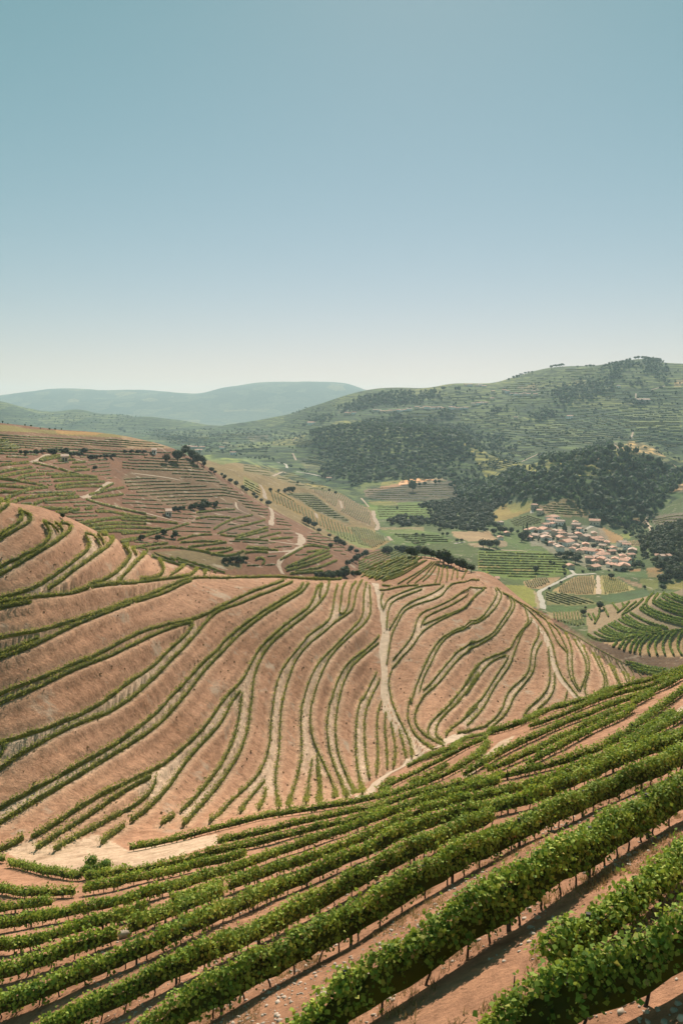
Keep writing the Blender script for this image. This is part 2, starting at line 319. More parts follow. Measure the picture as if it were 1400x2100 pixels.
# ---------------------------------------------------------------- traced outlines (photo pixels): crop origin and scale, then points
CR = {'A': (0,1000,.25), 'B': (350,1100,.25), 'C': (0,1350,.25), 'D': (350,1400,.25), 'E': (650,1100,.25), 'G': (650,1400,.25),
      'H': (950,1150,.321429), 'I': (950,1350,.321429), 'Z': (0,1150,.5), 'P': (0,1680,.285714), 'Q': (350,1620,.321429),
      'R': (750,1550,.285714), 'S': (1050,1480,.295359), 'W': (1150,1050,.178571), 'K': (0,850,.2142857), 'L': (250,880,.2142857),
      'N': (500,930,.25), 'V': (980,1020,.25), 'T': (740,930,.2571429), 'X': (600,770,.2857143), 'Y': (1000,710,.2857143), 'O': (0,0,1)}
def px(spec):
    """'B 0,10 20,30 D 5,5' -> photo pixel points"""
    c = CR['O']; r = []
    for w in spec.split():
        if w in CR: c = CR[w]
        else:
            a, b = w.split(','); r.append((c[0] + float(a) * c[2], c[1] + float(b) * c[2]))
    return np.array(r)
def spline(p, n_per=6):
    """Catmull-Rom through the points"""
    p = np.asarray(p, float)
    if len(p) < 3: return np.array([p[0] + (p[-1] - p[0]) * t for t in np.linspace(0, 1, n_per * 2)])
    q = np.vstack([2 * p[0] - p[1], p, 2 * p[-1] - p[-2]]); o = []
    for i in range(1, len(q) - 2):
        for t in np.arange(n_per) / n_per:
            o.append(.5 * ((2 * q[i]) + (q[i+1] - q[i-1]) * t + (2*q[i-1] - 5*q[i] + 4*q[i+1] - q[i+2]) * t*t + (-q[i-1] + 3*q[i] - 3*q[i+1] + q[i+2]) * t**3))
    o.append(p[-1]); return np.array(o)
def resample(p, step):
    d = np.concatenate([[0], np.cumsum(np.linalg.norm(np.diff(p, axis=0), axis=1))])
    n = max(int(round(d[-1] / step)), 1); s = np.linspace(0, d[-1], n + 1)
    return np.stack([np.interp(s, d, p[:, k]) for k in range(p.shape[1])], 1)
def ground_line(spec, rise=0.0, dmin=9.0, step=1.0, smooth=5.0, dmax=None):
    """a traced line laid on the terrain: world points every step metres; rise = height in metres by which the trace runs above the ground"""
    pp = resample(spline(px(spec) if isinstance(spec, str) else spec), 2.0); w = []
    for u, v in pp:
        x, y, z = hit(u, v, dmin)
        if rise: x, y, z = hit(u, v + rise * F / y, dmin)
        if dmax and y > dmax: continue
        w.append((x, y))
    w = resample(np.array(w), step)
    k = int(smooth / step)
    if len(w) > 3 and k > 0:
        k = min(k, (len(w) - 1) // 2)
        pad = np.vstack([2 * w[0] - w[1:k + 1][::-1], w, 2 * w[-1] - w[-k - 1:-1][::-1]])
        ker = np.hanning(2 * k + 3)[1:-1]; ker /= ker.sum()
        w = np.stack([np.convolve(pad[:, c], ker, 'valid') for c in (0, 1)], 1)
    return np.column_stack([w, terrain_z(w[:, 0], w[:, 1])])
def in_poly(u, v, poly):
    c = np.zeros(np.shape(u), bool); n = len(poly)
    for i in range(n):
        (x0, y0), (x1, y1) = poly[i], poly[i - 1]
        if y0 == y1: continue
        c ^= ((y0 > v) != (y1 > v)) & (u < (x1 - x0) * (v - y0) / (y1 - y0) + x0)
    return c
RUN = np.minimum.accumulate(np.hstack([np.full((NU, 1), 1e9), VV[:, :-1]]), axis=1)
VIS = VV < RUN + 1.5                                        # terrain vertices in view of the photograph's standpoint
UU = np.broadcast_to(U[:, None], VV.shape)
def patch_mask(poly, d0=0, d1=1e9):
    poly = np.asarray(poly, float)
    i0, i1 = np.searchsorted(U, poly[:, 0].min()), np.searchsorted(U, poly[:, 0].max()) + 1
    m = np.zeros(VV.shape, bool)
    m[i0:i1] = in_poly(UU[i0:i1], VV[i0:i1], poly) & VIS[i0:i1] & (Y[i0:i1] > d0) & (Y[i0:i1] < d1)
    return m
TRK = np.zeros(VV.shape, bool)
COVER = np.zeros(VV.shape + (3,), np.float32); ROUGH = np.zeros(VV.shape, np.float32)
# land cover by place: foreground slope, terraced hill, brown hillside, valley, far hills
def lay_cover():
    soil, bank, brown = (.44,.225,.138), (.425,.222,.136), (.23,.135,.088)
    Lb = np.array([LL[k] for k in range(len(LAY))])
    l = LD[None, :]
    COVER[:] = soil
    m = l > Lb[5][:, None] - .02; COVER[m] = bank; ROUGH[m] = 1
    m = l > Lb[8][:, None]; COVER[m] = (.195,.088,.046)
    m2 = (l > Lb[9][:, None]) & (UU > 800); COVER[m2] = (.085,.115,.028)
    m = (l > Lb[11][:, None] + .05); COVER[m] = (.24,.16,.065)
    m = m & (UU > 770); COVER[m] = (.078,.11,.032)
    m = l > Lb[14][:, None] + .03; COVER[m] = (.078,.108,.046)
    ROUGH[l > Lb[14][:, None]] = .9
    m = l > Lb[20][:, None] + .1; COVER[m] = (.075,.10,.06); ROUGH[m] = .55
    n = vnoise(X / 90, Y / 90, 21) + .5 * vnoise(X / 35, Y / 35, 22)
    g = (l > Lb[8][:, None]) & (l < Lb[14][:, None]) & (UU > 760)
    COVER[g] *= (1 + .22 * n[g])[:, None]
def paint(spec, col, d0=0, d1=1e9, amt=1.0, rough=None):
    m = patch_mask(px(spec), d0, d1)
    COVER[m] = COVER[m] * (1 - amt) + np.array(col, np.float32) * amt
    if rough is not None: ROUGH[m] = rough
def ribbon(pts, half):
    """flat strip across a ground line, following the terrain on both sides"""
    t = np.gradient(pts[:, :2], axis=0); t /= np.linalg.norm(t, axis=1)[:, None] + 1e-9
    nrm = np.column_stack([-t[:, 1], t[:, 0]]); vs = []; K = 4
    hw = half * (1 + .38 * vnoise(pts[:, 0] * .2, pts[:, 1] * .2, 5))
    for j in range(K + 1):
        xy = pts[:, :2] + nrm * (hw * (j / K * 2 - 1))[:, None]
        vs.append(np.column_stack([xy, terrain_z(xy[:, 0], xy[:, 1])]))
    v = np.stack(vs, 1); n = len(pts)
    idx = np.arange(n * (K + 1)).reshape(n, K + 1)
    f = np.stack([idx[:-1, :-1], idx[1:, :-1], idx[1:, 1:], idx[:-1, 1:]], -1).reshape(-1, 4)
    return v.reshape(-1, 3), f
def track(name, spec, width, lift, mat='track', dmin=9.0, step=None, label=None):
    d = hit(*px(spec)[0], dmin)[1]
    pts = ground_line(spec, 0, dmin, step or max(.8, d * .004), max(2, d * .012))
    v, f = ribbon(pts, width / 2); v[:, 2] += lift
    for x, y, z in pts:
        i = int(round((700 + F * x / y - U[0]) / 3)); j = int(np.searchsorted(D, y)); r_ = int(width * F / y / 6) + 1
        if 0 < i < NU: TRK[max(i - r_, 0):i + r_ + 1, np.searchsorted(D, y - width):np.searchsorted(D, y + width) + 1] = True
    o = link(name, mesh_np(name, v, [f], smooth=True), M[mat]); o['kind'] = 'structure'
    if label: o['label'] = label
    return o
# ---------------------------------------------------------------- fields, bare patches, woods: what covers the ground where
def paint_fields():
    P = paint
    # near slope: clay patch, strips without vines
    P('Z 20,1190 120,1145 240,1175 400,1120 530,1190 890,1120 900,1160 600,1250 380,1280 240,1270 80,1230', (.62,.44,.31), 0, 150, .8, .1)
    P('I -10,750 130,620 230,530 330,490 270,560 100,700 20,775', (.60,.43,.31), 0, 160, .9, .05)
    P('I 900,640 1100,545 1250,415 1400,295 1400,345 1280,445 1130,565 960,650', (.56,.41,.30), 0, 160, .85, .05)
    P('Z 60,1200 320,1110 330,1180 120,1240', (.50,.34,.22), 0, 160, .4)
    # the upper strip of the brown hillside
    P('K 0,95 100,105 300,140 520,150 800,165 1000,170 1250,190 1400,210 1400,225 900,215 500,190 300,170 0,160', (.24,.20,.06), 400, 900, .8, .2)
    P('K 520,150 800,165 1000,175 900,200 560,185', (.42,.21,.07), 400, 900, .7)
    P('K 0,170 500,195 900,220 1400,230 1640,330 1400,330 800,320 300,330 0,360', (.22,.13,.068), 400, 900, .6)
    P('L 0,450 300,300 650,280 900,450 1100,620 1400,850 1200,830 850,660 500,760 250,660 0,520', (.185,.115,.06), 300, 1200, .75)
    P('L 0,60 380,90 500,180 0,190', (.40,.25,.13), 400, 1200, .6)
    P('L 720,800 1100,700 1300,850 1400,900 1400,1150 1000,1000 800,930', (.15,.088,.06), 300, 900, .6)
    P('L 300,1180 640,1270 800,1330 1130,1340 1200,1230 1180,1180 900,1210 640,1150', (.16,.13,.055), 250, 600, .7)
    # slopes beyond the ridge
    P('N 0,180 130,250 300,310 600,480 800,580 1000,680 1200,720 1060,800 900,740 700,640 500,520 330,440 180,370 0,290', (.29,.18,.058), 600, 1600, .85, .3)
    P('N 0,190 130,250 100,300 0,290', (.24,.24,.07), 600, 1600, .7)
    P('N 650,620 780,640 900,660 1060,780 940,770', (.14,.20,.05), 600, 1600, .7)
    P('N 850,600 1000,610 1150,680 1190,720 930,690', (.20,.20,.06), 600, 1600, .7)
    P('N 330,330 520,320 620,370 700,440 860,540 870,580 720,530 600,480 450,380', (.115,.11,.05), 600, 1600, .85)
    P('N 520,270 800,330 1050,480 1080,610 900,540 780,470 640,370', (.27,.175,.10), 600, 1700, .8)
    P('N 0,80 350,130 600,240 780,320 500,290 250,200 0,150', (.20,.165,.075), 600, 2000, .7)
    P('N 0,20 500,140 650,200 600,240 330,140 0,60', (.11,.15,.08), 900, 2500, .7)
    # valley floor
    G1, G2, G3 = (.105,.165,.028), (.17,.185,.04), (.075,.115,.028)
    P('T 60,390 560,390 560,450 540,520 130,520 60,440', (.15,.21,.04), 700, 2500, .85, 0)
    P('T 60,375 300,385 290,420 80,410', (.34,.24,.11), 700, 2500, .5)
    P('T 20,290 300,240 760,220 780,350 500,375 300,390 40,350', (.17,.125,.10), 700, 2500, .85, .2)
    P('T 0,240 130,210 310,200 310,240 130,260 0,300', (.13,.16,.06), 700, 2500, .85, 0)
    P('T 310,220 410,203 680,200 690,212 590,232 400,240 300,245', (.50,.34,.24), 700, 2500, .9, 0)
    P('T 140,590 500,585 500,625 400,650 200,640', (.42,.28,.15), 700, 2000, .5)
    P('T 150,610 380,600 640,640 740,700 430,740 250,720', G1, 600, 2000, .8)
    P('T 720,622 1020,618 1090,690 860,700 740,665', (.40,.25,.14), 600, 2000, .9, 0)
    P('T 830,715 940,715 1000,745 900,745', (.40,.27,.16), 600, 2000, .8)
    P('V 0,440 330,430 570,440 650,520 740,540 740,630 600,660 370,680 130,650 0,600', (.145,.19,.035), 500, 1200, .8, 0)
    for s_ in ('V 0,520 60,525 0,530', 'V 0,565 170,568 180,580 0,580', 'V 280,590 430,590 440,612 320,612', 'V 350,630 520,650 420,640'): P(s_, (.42,.26,.11), 500, 1200, .8)
    for s_ in ('V 0,478 330,462 480,470 330,476 0,486', 'V 0,512 500,496 560,500 300,512 0,526', 'V 0,548 420,530 420,538 0,556', 'V 300,640 600,655 600,662 300,648'): P(s_, (.05,.075,.022), 500, 1200, .8)
    P('V 605,765 790,650 945,640 975,800 700,790', (.44,.29,.135), 400, 1000, 1, 0)
    P('V 990,645 1060,640 1130,660 1285,755 1160,780 1005,800', (.36,.28,.11), 400, 1000, 1, 0)
    P('V 370,690 480,660 680,655 590,725 520,750 385,745', (.36,.23,.12), 400, 1000, 1, 0)
    P('V 545,775 690,785 900,830 970,870 760,890 560,880', (.22,.19,.07), 400, 1000, 1, 0)
    P('V 550,880 700,885 830,905 760,940 560,935', (.085,.13,.035), 400, 1000, 1, 0)
    P('V 560,945 830,940 870,1000 600,1000', (.33,.24,.12), 300, 1000, 1, 0)
    P('V 180,720 380,720 470,770 490,900 420,900 300,800', (.26,.24,.045), 400, 1000, .9, 0)
    P('V 455,765 500,790 515,910 480,910', (.40,.28,.18), 400, 1000, .8, 0)
    P('V 1020,800 1250,775 1390,745 1400,810 1260,850 1080,860 1000,830', (.07,.11,.04), 400, 1000, .9, 0)
    P('V 60,175 200,60 440,25 430,110 270,175 190,190 120,200', (.36,.24,.07), 700, 1500, .85, 0)
    P('V 220,60 440,25 432,100 280,130', (.22,.23,.06), 700, 1500, .6, 0)
    P('V 250,190 420,130 540,190 500,225 300,245', (.14,.16,.05), 600, 1500, .9, 0)
    P('V 0,285 100,290 135,345 0,345', (.38,.24,.13), 500, 1500, .9, 0)
    P('V 985,250 1020,245 1190,330 1180,360 1110,378 1000,320', (.40,.22,.09), 500, 1500, .9, 0)
    P('V 880,260 960,245 985,290 900,290', (.10,.15,.04), 500, 1500, .9, 0)
    P('V 490,70 700,10 790,30 830,100 920,120 900,165 800,160 560,145 520,110', (.30,.19,.10), 700, 1600, .85, 0)
    for s_ in ('V 590,105 680,85 800,120 760,140', 'V 690,75 820,95 790,105', 'V 550,130 640,120 700,150 600,150'): P(s_, (.17,.18,.06), 700, 1600, .8)
    P('V 780,110 860,95 915,125 900,140 800,135', (.36,.21,.10), 700, 1600, .8)
    P('V 1225,360 1390,340 1400,400 1250,398', (.38,.25,.14), 500, 1500, .9, 0)
    P('V 1150,295 1250,300 1240,340 1190,330', (.24,.25,.05), 500, 1500, .8)
    P('V 200,310 340,300 400,380 620,420 560,440 330,420 230,380', (.09,.14,.03), 500, 1500, .7)
    P('V 160,350 230,360 240,400 170,410', (.36,.23,.15), 500, 1500, .7)
    P('V 1090,635 1370,600 1400,660 1150,650', (.10,.15,.05), 500, 1500, .8)
    P('V 1230,590 1330,590 1330,605 1240,605', (.42,.22,.10), 500, 1500, .8)
    P('W 970,640 1170,640 1170,700 1000,700', (.42,.23,.10), 500, 1500, .7); P('W 980,700 1250,700 1230,750 1000,745', (.36,.22,.10), 500, 1500, .6)
    P('W 880,780 1110,760 1120,880 1000,900', (.20,.20,.05), 500, 1500, .7); P('W 1200,830 1400,770 1400,890 1220,890', (.28,.22,.05), 500, 1500, .7)
    P('W 620,730 760,780 930,830 920,880 780,830', (.33,.20,.12), 500, 1500, .8)
    P('V 430,400 1250,380 1260,560 1100,600 900,580 620,470 430,340', (.26,.22,.16), 500, 1200, .75, 0)
    P('V 420,240 1000,230 1080,350 900,420 600,420 400,360', (.26,.22,.17), 500, 1300, .7, 0)
    # right hand terraces and the dark gully bank before them
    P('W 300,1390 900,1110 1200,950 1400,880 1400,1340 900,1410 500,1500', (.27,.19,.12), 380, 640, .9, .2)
    P('W 480,1500 900,1410 1400,1370 1400,1680 900,1640 640,1570', (.46,.28,.15), 380, 640, .9, .2)
    P('W 870,1140 1200,1020 1400,1000 1400,1300 1100,1230', (.19,.135,.09), 380, 640, .8)
    P('W 290,1120 800,1010 1150,930 1060,1050 900,1110 740,1180 500,1300 300,1390', (.33,.22,.13), 380, 660, .9, .2)
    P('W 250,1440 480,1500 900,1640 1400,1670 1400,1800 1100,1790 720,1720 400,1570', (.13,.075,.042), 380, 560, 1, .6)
    P('W 700,1715 1100,1790 1400,1800 1300,1880 1150,1890 880,1840', (.10,.12,.04), 300, 460, .9, .2)
    # hillside plots at the right
    P('W 800,80 980,20 1000,130 930,150 850,110', (.30,.19,.12), 600, 1600, .8); P('W 1030,50 1400,0 1400,110 1200,150 1060,140', (.16,.12,.085), 600, 1600, .8, .9)
    P('Y 1030,660 1200,720 1330,850 1250,850 1080,770 960,740', (.24,.20,.12), 900, 3000, .7); P('Y 1280,1040 1400,960 1400,1050', (.28,.18,.12), 700, 3000, .8)
    P('Y 870,690 940,690 1010,730 950,745', (.30,.24,.16), 900, 3000, .6)
    P('Y 600,240 700,245 700,270 620,270', (.22,.20,.12), 1500, 4000, .6); P('Y 200,290 360,280 370,320 250,320', (.26,.19,.13), 1500, 4000, .6); P('Y 1330,250 1400,235 1400,275 1340,280', (.28,.20,.13), 1500, 4000, .7)
    P('X 330,240 430,255 400,275 320,270', (.24,.19,.12), 1500, 4500, .6); P('L 1190,60 1400,60 1400,120 1220,120', (.26,.19,.13), 1500, 4500, .7); P('L 900,110 1000,110 1060,160 1000,160', (.26,.19,.13), 1500, 4500, .6)
    P('L 790,250 900,240 1160,310 950,340 830,300', (.16,.20,.06), 900, 3000, .8)
    P('X 40,600 230,610 230,710 100,680', (.20,.17,.10), 1200, 3000, .6)
# ---------------------------------------------------------------- vine rows traced on the terraced hill (lines run through the middle of each row)
# family: (phrase, [specs in order])
HILL = [
 ('edging the rounded terraces at the far left, counted downhill', [
  'A 0,120 30,108 65,118', 'A 0,190 50,160 75,130', 'A 0,385 60,345 130,305 185,265 205,225 190,205 160,195',
  'A 0,425 80,375 180,320 250,280 275,240 255,205 200,190 160,186',
  'A 0,650 150,575 270,525 370,455 430,385 425,345 390,305 360,280',
  'A 0,715 90,665 190,605 300,540 420,470 520,400 595,330 590,300 500,290',
  'A 0,905 110,878 230,850 330,800 400,750 520,670 640,575 720,515 745,450 730,415 700,380',
  'A 395,830 480,780 570,705 660,640 760,570 860,500 925,440 910,405 840,385',
  'A 720,800 800,770 880,745 960,690 1040,610 1080,550 1065,520 1015,475',
  'A 955,790 1010,730 1070,660 1140,590 1215,520 1195,497 1140,492',
  'A 1150,755 1230,740 1310,725 1345,680 1335,630 1305,595']),
 ('tucked inside the rounded terraces at the far left, counted rightwards', [
  'A 360,280 410,285 450,310 490,365', 'A 455,285 490,305 525,350', 'A 700,372 780,388 830,475', 'A 800,375 845,410 855,460', 'A 1010,470 1080,490 1125,545',
  'A 1265,530 1330,560 1400,590', 'A 1250,545 1300,580 1345,600', 'B 160,200 100,250 40,290 0,312', 'B 300,250 290,280 275,310', 'B 140,220 60,190 0,170', 'B 220,270 160,320 100,330']),
 ('along the foot of the rounded terraces at the left', [
  'A 0,945 120,925 260,905 400,890 560,870 700,830 830,800 940,790 1060,785 1200,765 1320,750 1400,745 B 60,335 130,320',
  'A 0,985 120,960 260,935']),
 ('sweeping down the slope far left of the dirt track, counted downhill', [
  'A 0,1225 130,1207 250,1195 350,1170 480,1130 600,1090 720,1050 860,1000 1000,950 1130,910 1260,860 1400,800 B 60,375 150,345 260,335 420,340 560,335 720,335 880,335 1000,340 1150,348 1280,352 1400,352',
  'A 0,1362 80,1335 180,1290 270,1250 315,1228',
  'A 0,1398 100,1370 220,1320 330,1270 440,1215 560,1150 680,1100 800,1050 920,1005 1040,960 1160,920 1260,890 1400,838 B 80,395 170,362',
  'C 0,290 120,240 260,195 400,140 520,75 620,35 740,0 A 880,1320 1010,1255 1150,1185 1280,1140 1400,1110 B 100,697 180,680 280,640 380,590 480,540 580,490 700,440 830,395 930,360',
  'C 0,365 120,320 250,270 380,205 500,140 620,85 740,40 860,-5 A 1000,1330 1150,1260 1280,1195 1400,1150 B 100,715 180,702',
  'B 1000,370 900,415 800,455 700,490 600,535 500,570 420,595 340,645 290,700 230,775 160,850 90,930 0,1015 C 1300,125 1200,215 1100,305 980,390 860,455 740,495 620,545 480,610 350,680 220,755 100,825 0,900',
  'B 185,715 160,770 100,830 40,885 0,915 C 1320,0 1240,75 1150,130 1060,195 960,265 870,345 760,405 640,465 500,530 360,580 220,630 80,670 0,690',
  'C 0,790 20,760 40,720 30,690',
  'B 1085,380 1060,430 960,490 860,550 760,610 660,680 560,750 460,835 380,930 280,1020 180,1120 90,1230 0,1310 C 1310,420 1200,510 1080,610 950,700 820,775 690,850 560,920 420,1000 280,1070 140,1150 0,1220',
  'B 1130,385 1080,450 1000,500 900,560 800,620 700,690 600,770 510,850 440,930 350,1020 250,1130 150,1260 70,1360 C 1300,540 1160,640 1020,730 880,815 740,895 600,985 460,1065 320,1150 180,1230 60,1300 0,1340',
  'B 1240,385 1200,420 1180,490 1130,580 1040,645 940,720 850,800 770,870 710,940 660,1040 620,1120 570,1200 480,1280 410,1370 D 390,200 340,270 290,350 220,420 140,500 60,570 0,620 C 1320,880 1230,925 1130,970 1000,1030 880,1090 760,1150 640,1230 540,1290 460,1340 Z 200,1100 130,1130',
  'Z 0,1180 40,1165 95,1135', 'B 1245,390 1225,450 1225,490',
  'B 1300,375 1280,460 1230,530 1150,610 1060,680 960,760 870,830 790,910 740,1000 700,1090 680,1180 670,1280 665,1400 D 660,120 650,250 630,380 590,510 540,620 470,720 400,830 320,920 240,1010 170,1090 100,1160',
  'D 575,70 510,130 460,240 410,330 330,420 250,500 170,590 90,690 40,770 0,830 C 1330,1110 1250,1190 1170,1270 1070,1330', 'Z 510,1085 460,1115 415,1155',
  'D 585,90 575,190 550,330 520,450 460,580 390,700 310,810 230,900 150,990 80,1050', 'D 30,1090 -30,1125 -80,1150',
  'Z 620,885 540,925 460,975 380,1030 300,1080 220,1130 150,1175', 'Z 640,895 620,945 580,985 520,1020 440,1060 360,1105 290,1140 225,1180']),
 ('winding up the slope just left of the dirt track, counted rightwards', [
  'B 1370,390 1345,480 1330,580 1300,680 1230,740 1140,800 1070,880 1010,960 940,1040 890,1140 860,1230 840,1390 D 845,150 825,270 820,420 800,560 760,670 700,770 620,850 540,920 460,1000 390,1080 320,1130',
  'D 770,800 700,880 630,960 570,1060', 'D 780,860 765,940 720,1030',
  'E 290,600 240,640 160,690 80,760 0,825 B 1140,870 1060,960 1010,1040 980,1120 950,1210 930,1300 905,1390 D 930,90 910,180 900,300 895,420 890,550 870,660 860,760 865,870 880,970 890,1020',
  'E 240,370 210,420 200,500 190,580 178,645 230,622', 'E 320,370 275,430 262,520 250,590 215,632',
  'E 370,360 350,390 320,460 310,530 290,600', 
  'E 405,380 385,460 380,560 375,640 330,710 260,780 180,860 110,930 50,990 B 1190,1060 1150,1150 1110,1250 1080,1390 D 1085,120 1070,240 1070,350 1075,480 1075,600 1050,710 1020,830 985,930 970,1010',
  'E 430,400 435,480 440,570 430,650 380,720 300,790 220,860 140,940 80,1030 40,1110 B 1180,1270 1160,1390 D 1165,120 1145,230 1145,330 1160,430 1190,520 1240,620 1280,710 1320,800 1350,890 1345,940',
  'D 1160,620 1145,720 1130,830 1110,980', 'D 1195,690 1215,790 1225,880 1215,985',
  'E 510,810 480,850 400,920 320,980 250,1040 200,1110 160,1200 130,1290 100,1390 G 115,110 95,220 80,330 85,430 100,530 130,640 170,740 210,840 240,935',
  'E 505,870 430,930 350,1000 280,1070 240,1140 205,1230 180,1330 170,1390 G 180,130 160,250 150,360 155,470 175,570 210,680 260,790 300,880 312,915',
  'G 0,590 15,700 25,800 20,900 10,960',
  'E 490,1110 450,1180 410,1270 360,1360 G 380,100 340,190 325,280 320,380 318,480 320,600 335,720 355,820 372,905',
  'E 515,1170 480,1240 440,1320 410,1390 G 450,110 405,200 390,310 388,420 395,530 405,640 420,740 430,775',
  'G 525,150 500,230 490,330 495,450 498,560 495,680 485,755', 'G 565,240 555,330 560,430 570,540 575,640 575,700', 'G 605,320 620,400 635,480 645,570 635,650 622,690',
  'G 670,380 690,440 710,520 725,580 735,620', 'G 745,450 765,500 775,560 775,610']),
 ('right of the dirt track on the upper hill, counted downhill', [
  'E 510,437 560,440 640,415 740,400 830,395', 'E 530,397 600,403', 'E 545,600 525,550 522,500 545,460', 'E 548,590 575,520 640,480 740,440 850,405 950,395 1010,388',
  'E 570,760 575,660 590,580 625,525 720,485 860,430', 'E 590,760 640,680 690,590 730,560 800,520 900,485 1000,430 1040,400',
  'E 570,1050 585,950 600,850 620,780 660,700 710,610 740,585 830,550 930,520 1010,490 1060,430 1110,385 1200,365 1330,355',
  'E 620,1010 680,940 740,870 790,790 810,710 830,650 880,610 960,580 1050,540 1140,490 1200,440 1280,420 1390,420',
  'E 850,735 880,665 960,622 1050,582 1130,542 1200,495 1240,465', 'E 870,720 950,685 1040,650 1140,610 1230,560 1290,490 1340,450',
  'E 610,1085 680,1000 750,930 800,870 850,790 900,750 1000,690 1100,640 1200,590 1260,530 1310,470 1370,430',
  'G 740,430 710,360 680,310 650,240 620,170 600,90 590,10 E 585,1250 590,1150 612,1095']),
 ('bending across the right shoulder of the hill, counted downhill', [
  'H 200,175 215,200 190,260 150,310 E 1390,610 1340,670 1260,700 1160,750 1060,800 1000,850 950,920 900,1010 860,1100 820,1190 790,1290 760,1390 G 770,100 745,190 740,270 765,350 800,420 850,470 910,510 950,540',
  'H 210,170 240,200 240,230 200,300 150,350 E 1390,660 1300,710 1180,760 1080,810 1020,870 970,950 930,1040 880,1130 855,1200 840,1270',
  'H 280,215 300,240 305,280 270,340 220,410 180,465 100,505 0,550 E 1320,850 1220,890 1140,950 1090,1010 1020,1090 950,1180 870,1260',
  'H 300,225 320,250 325,290 290,350 240,420 190,480 100,530 0,590 E 1300,890 1210,950 1150,1010 1090,1080 1020,1170 950,1240 880,1290 850,1340 G 850,140 810,220 795,300 830,370 880,420 940,460 1000,490 1040,510',
  'H 390,300 405,340 410,390 370,440 330,490 290,570 220,590 150,620 90,660 50,720 0,800 E 1340,1030 1280,1100 1230,1190 1160,1280 1070,1390 G 1130,120 1050,210 970,280 920,340 905,390 910,430',
  'H 270,600 190,630 120,700 60,790 0,865 E 1340,1100 1280,1180 1220,1270 1130,1380 G 1190,110 1110,200 1030,270 990,330 970,390 980,440 1030,470',
  'H 285,605 270,640 220,710 170,790 120,870 60,930 0,1000 G 1330,170 1270,230 1180,310 1100,370 1050,430',
  'H 435,365 430,390 380,440 350,510 320,590 290,670 230,750 180,830 140,910 80,990 20,1045',
  'G 1400,345 1280,380 1200,400 1150,405', 'H 475,420 480,470 440,540 430,590 420,680 380,750 310,800 270,860 250,930 200,1000 130,1055',
  'H 500,510 460,580 455,640 440,710 380,790 320,860 290,940 240,1000 180,1055', 'H 540,550 545,640 550,720 540,800 490,870 420,930 380,985', 'H 580,710 575,820 530,890 470,945', 'H 660,830 655,850 640,905']),
 ('on the far right end of the hill, counted from the second track', [
  'H 250,200 330,250 400,300 470,370 530,450 570,550 590,640 620,720 670,790 720,850 745,885', 'H 440,310 510,360 540,400 570,460 610,530 660,580', 'H 545,395 590,430 630,500 665,575',
  'H 660,580 665,680 690,760 735,830', 'H 560,390 620,430 665,490 690,580 690,680 710,770 742,822', 'H 690,480 740,560 775,630 780,720 750,800 742,826', 'H 720,490 770,560 800,650 790,730 770,800 780,856',
  'H 800,550 840,620 880,700 900,760 890,810 862,832', 'H 830,560 870,640 905,720 915,780 908,815', 'H 880,590 930,660 970,740 1000,797', 'H 920,610 960,690 990,770 1007,790', 'H 970,640 1010,700 1040,768', 'H 1000,650 1040,710 1055,770',
  'H 1050,670 1085,720 1075,772', 'H 1090,690 1130,730 1150,762', 'H 250,205 340,250 420,300 500,345 560,390 640,440 720,480 800,530 880,575 960,620 1040,660']),
 ('in the small hilltop vineyard before the valley, counted rightwards', [
  'E 345,250 420,225 500,190', 'E 340,205 440,165 560,130', 'E 350,165 440,135 540,112', 'E 360,330 460,280 560,230 680,180', 'E 420,345 520,300 620,245 740,190 ', 'E 480,355 580,310 700,250 820,190', 'E 540,365 640,325 740,270 880,195', 'E 400,320 500,270 600,220 700,170', 'E 335,285 430,240 540,190 640,150', 'E 330,305 400,270',
  'E 600,350 700,310 800,250 900,190', 'E 660,385 760,330 860,270 940,205', 'E 735,380 830,310 910,250 960,205', 'E 800,380 880,320 930,260 975,210', 'E 865,365 930,310 970,250 990,200', 'E 965,380 990,310 1000,250 995,205', 'E 1005,375 1025,300 1035,215', 'E 1060,370 1070,300 1060,240', 'E 1100,350 1115,290 1120,245', 'E 1145,345 1150,300 1145,260', 'E 1185,345 1210,305 1225,275']),
]
# pale level benches between paired rows: (family index, row, row)
BENCH = [(0,2,3),(0,4,5),(0,6,7),(0,8,9),(3,5,6),(3,8,9),(3,10,13),(3,10,14),(3,13,16),(4,0,3),(4,7,8),(4,11,12),(4,14,15),(5,3,4),(5,5,6),(5,7,10),(6,0,1),(6,2,3),(6,4,5),(6,6,7),(6,9,10),(6,11,12),(7,3,4),(7,5,6),(7,7,8),(7,9,10),(7,11,12)]
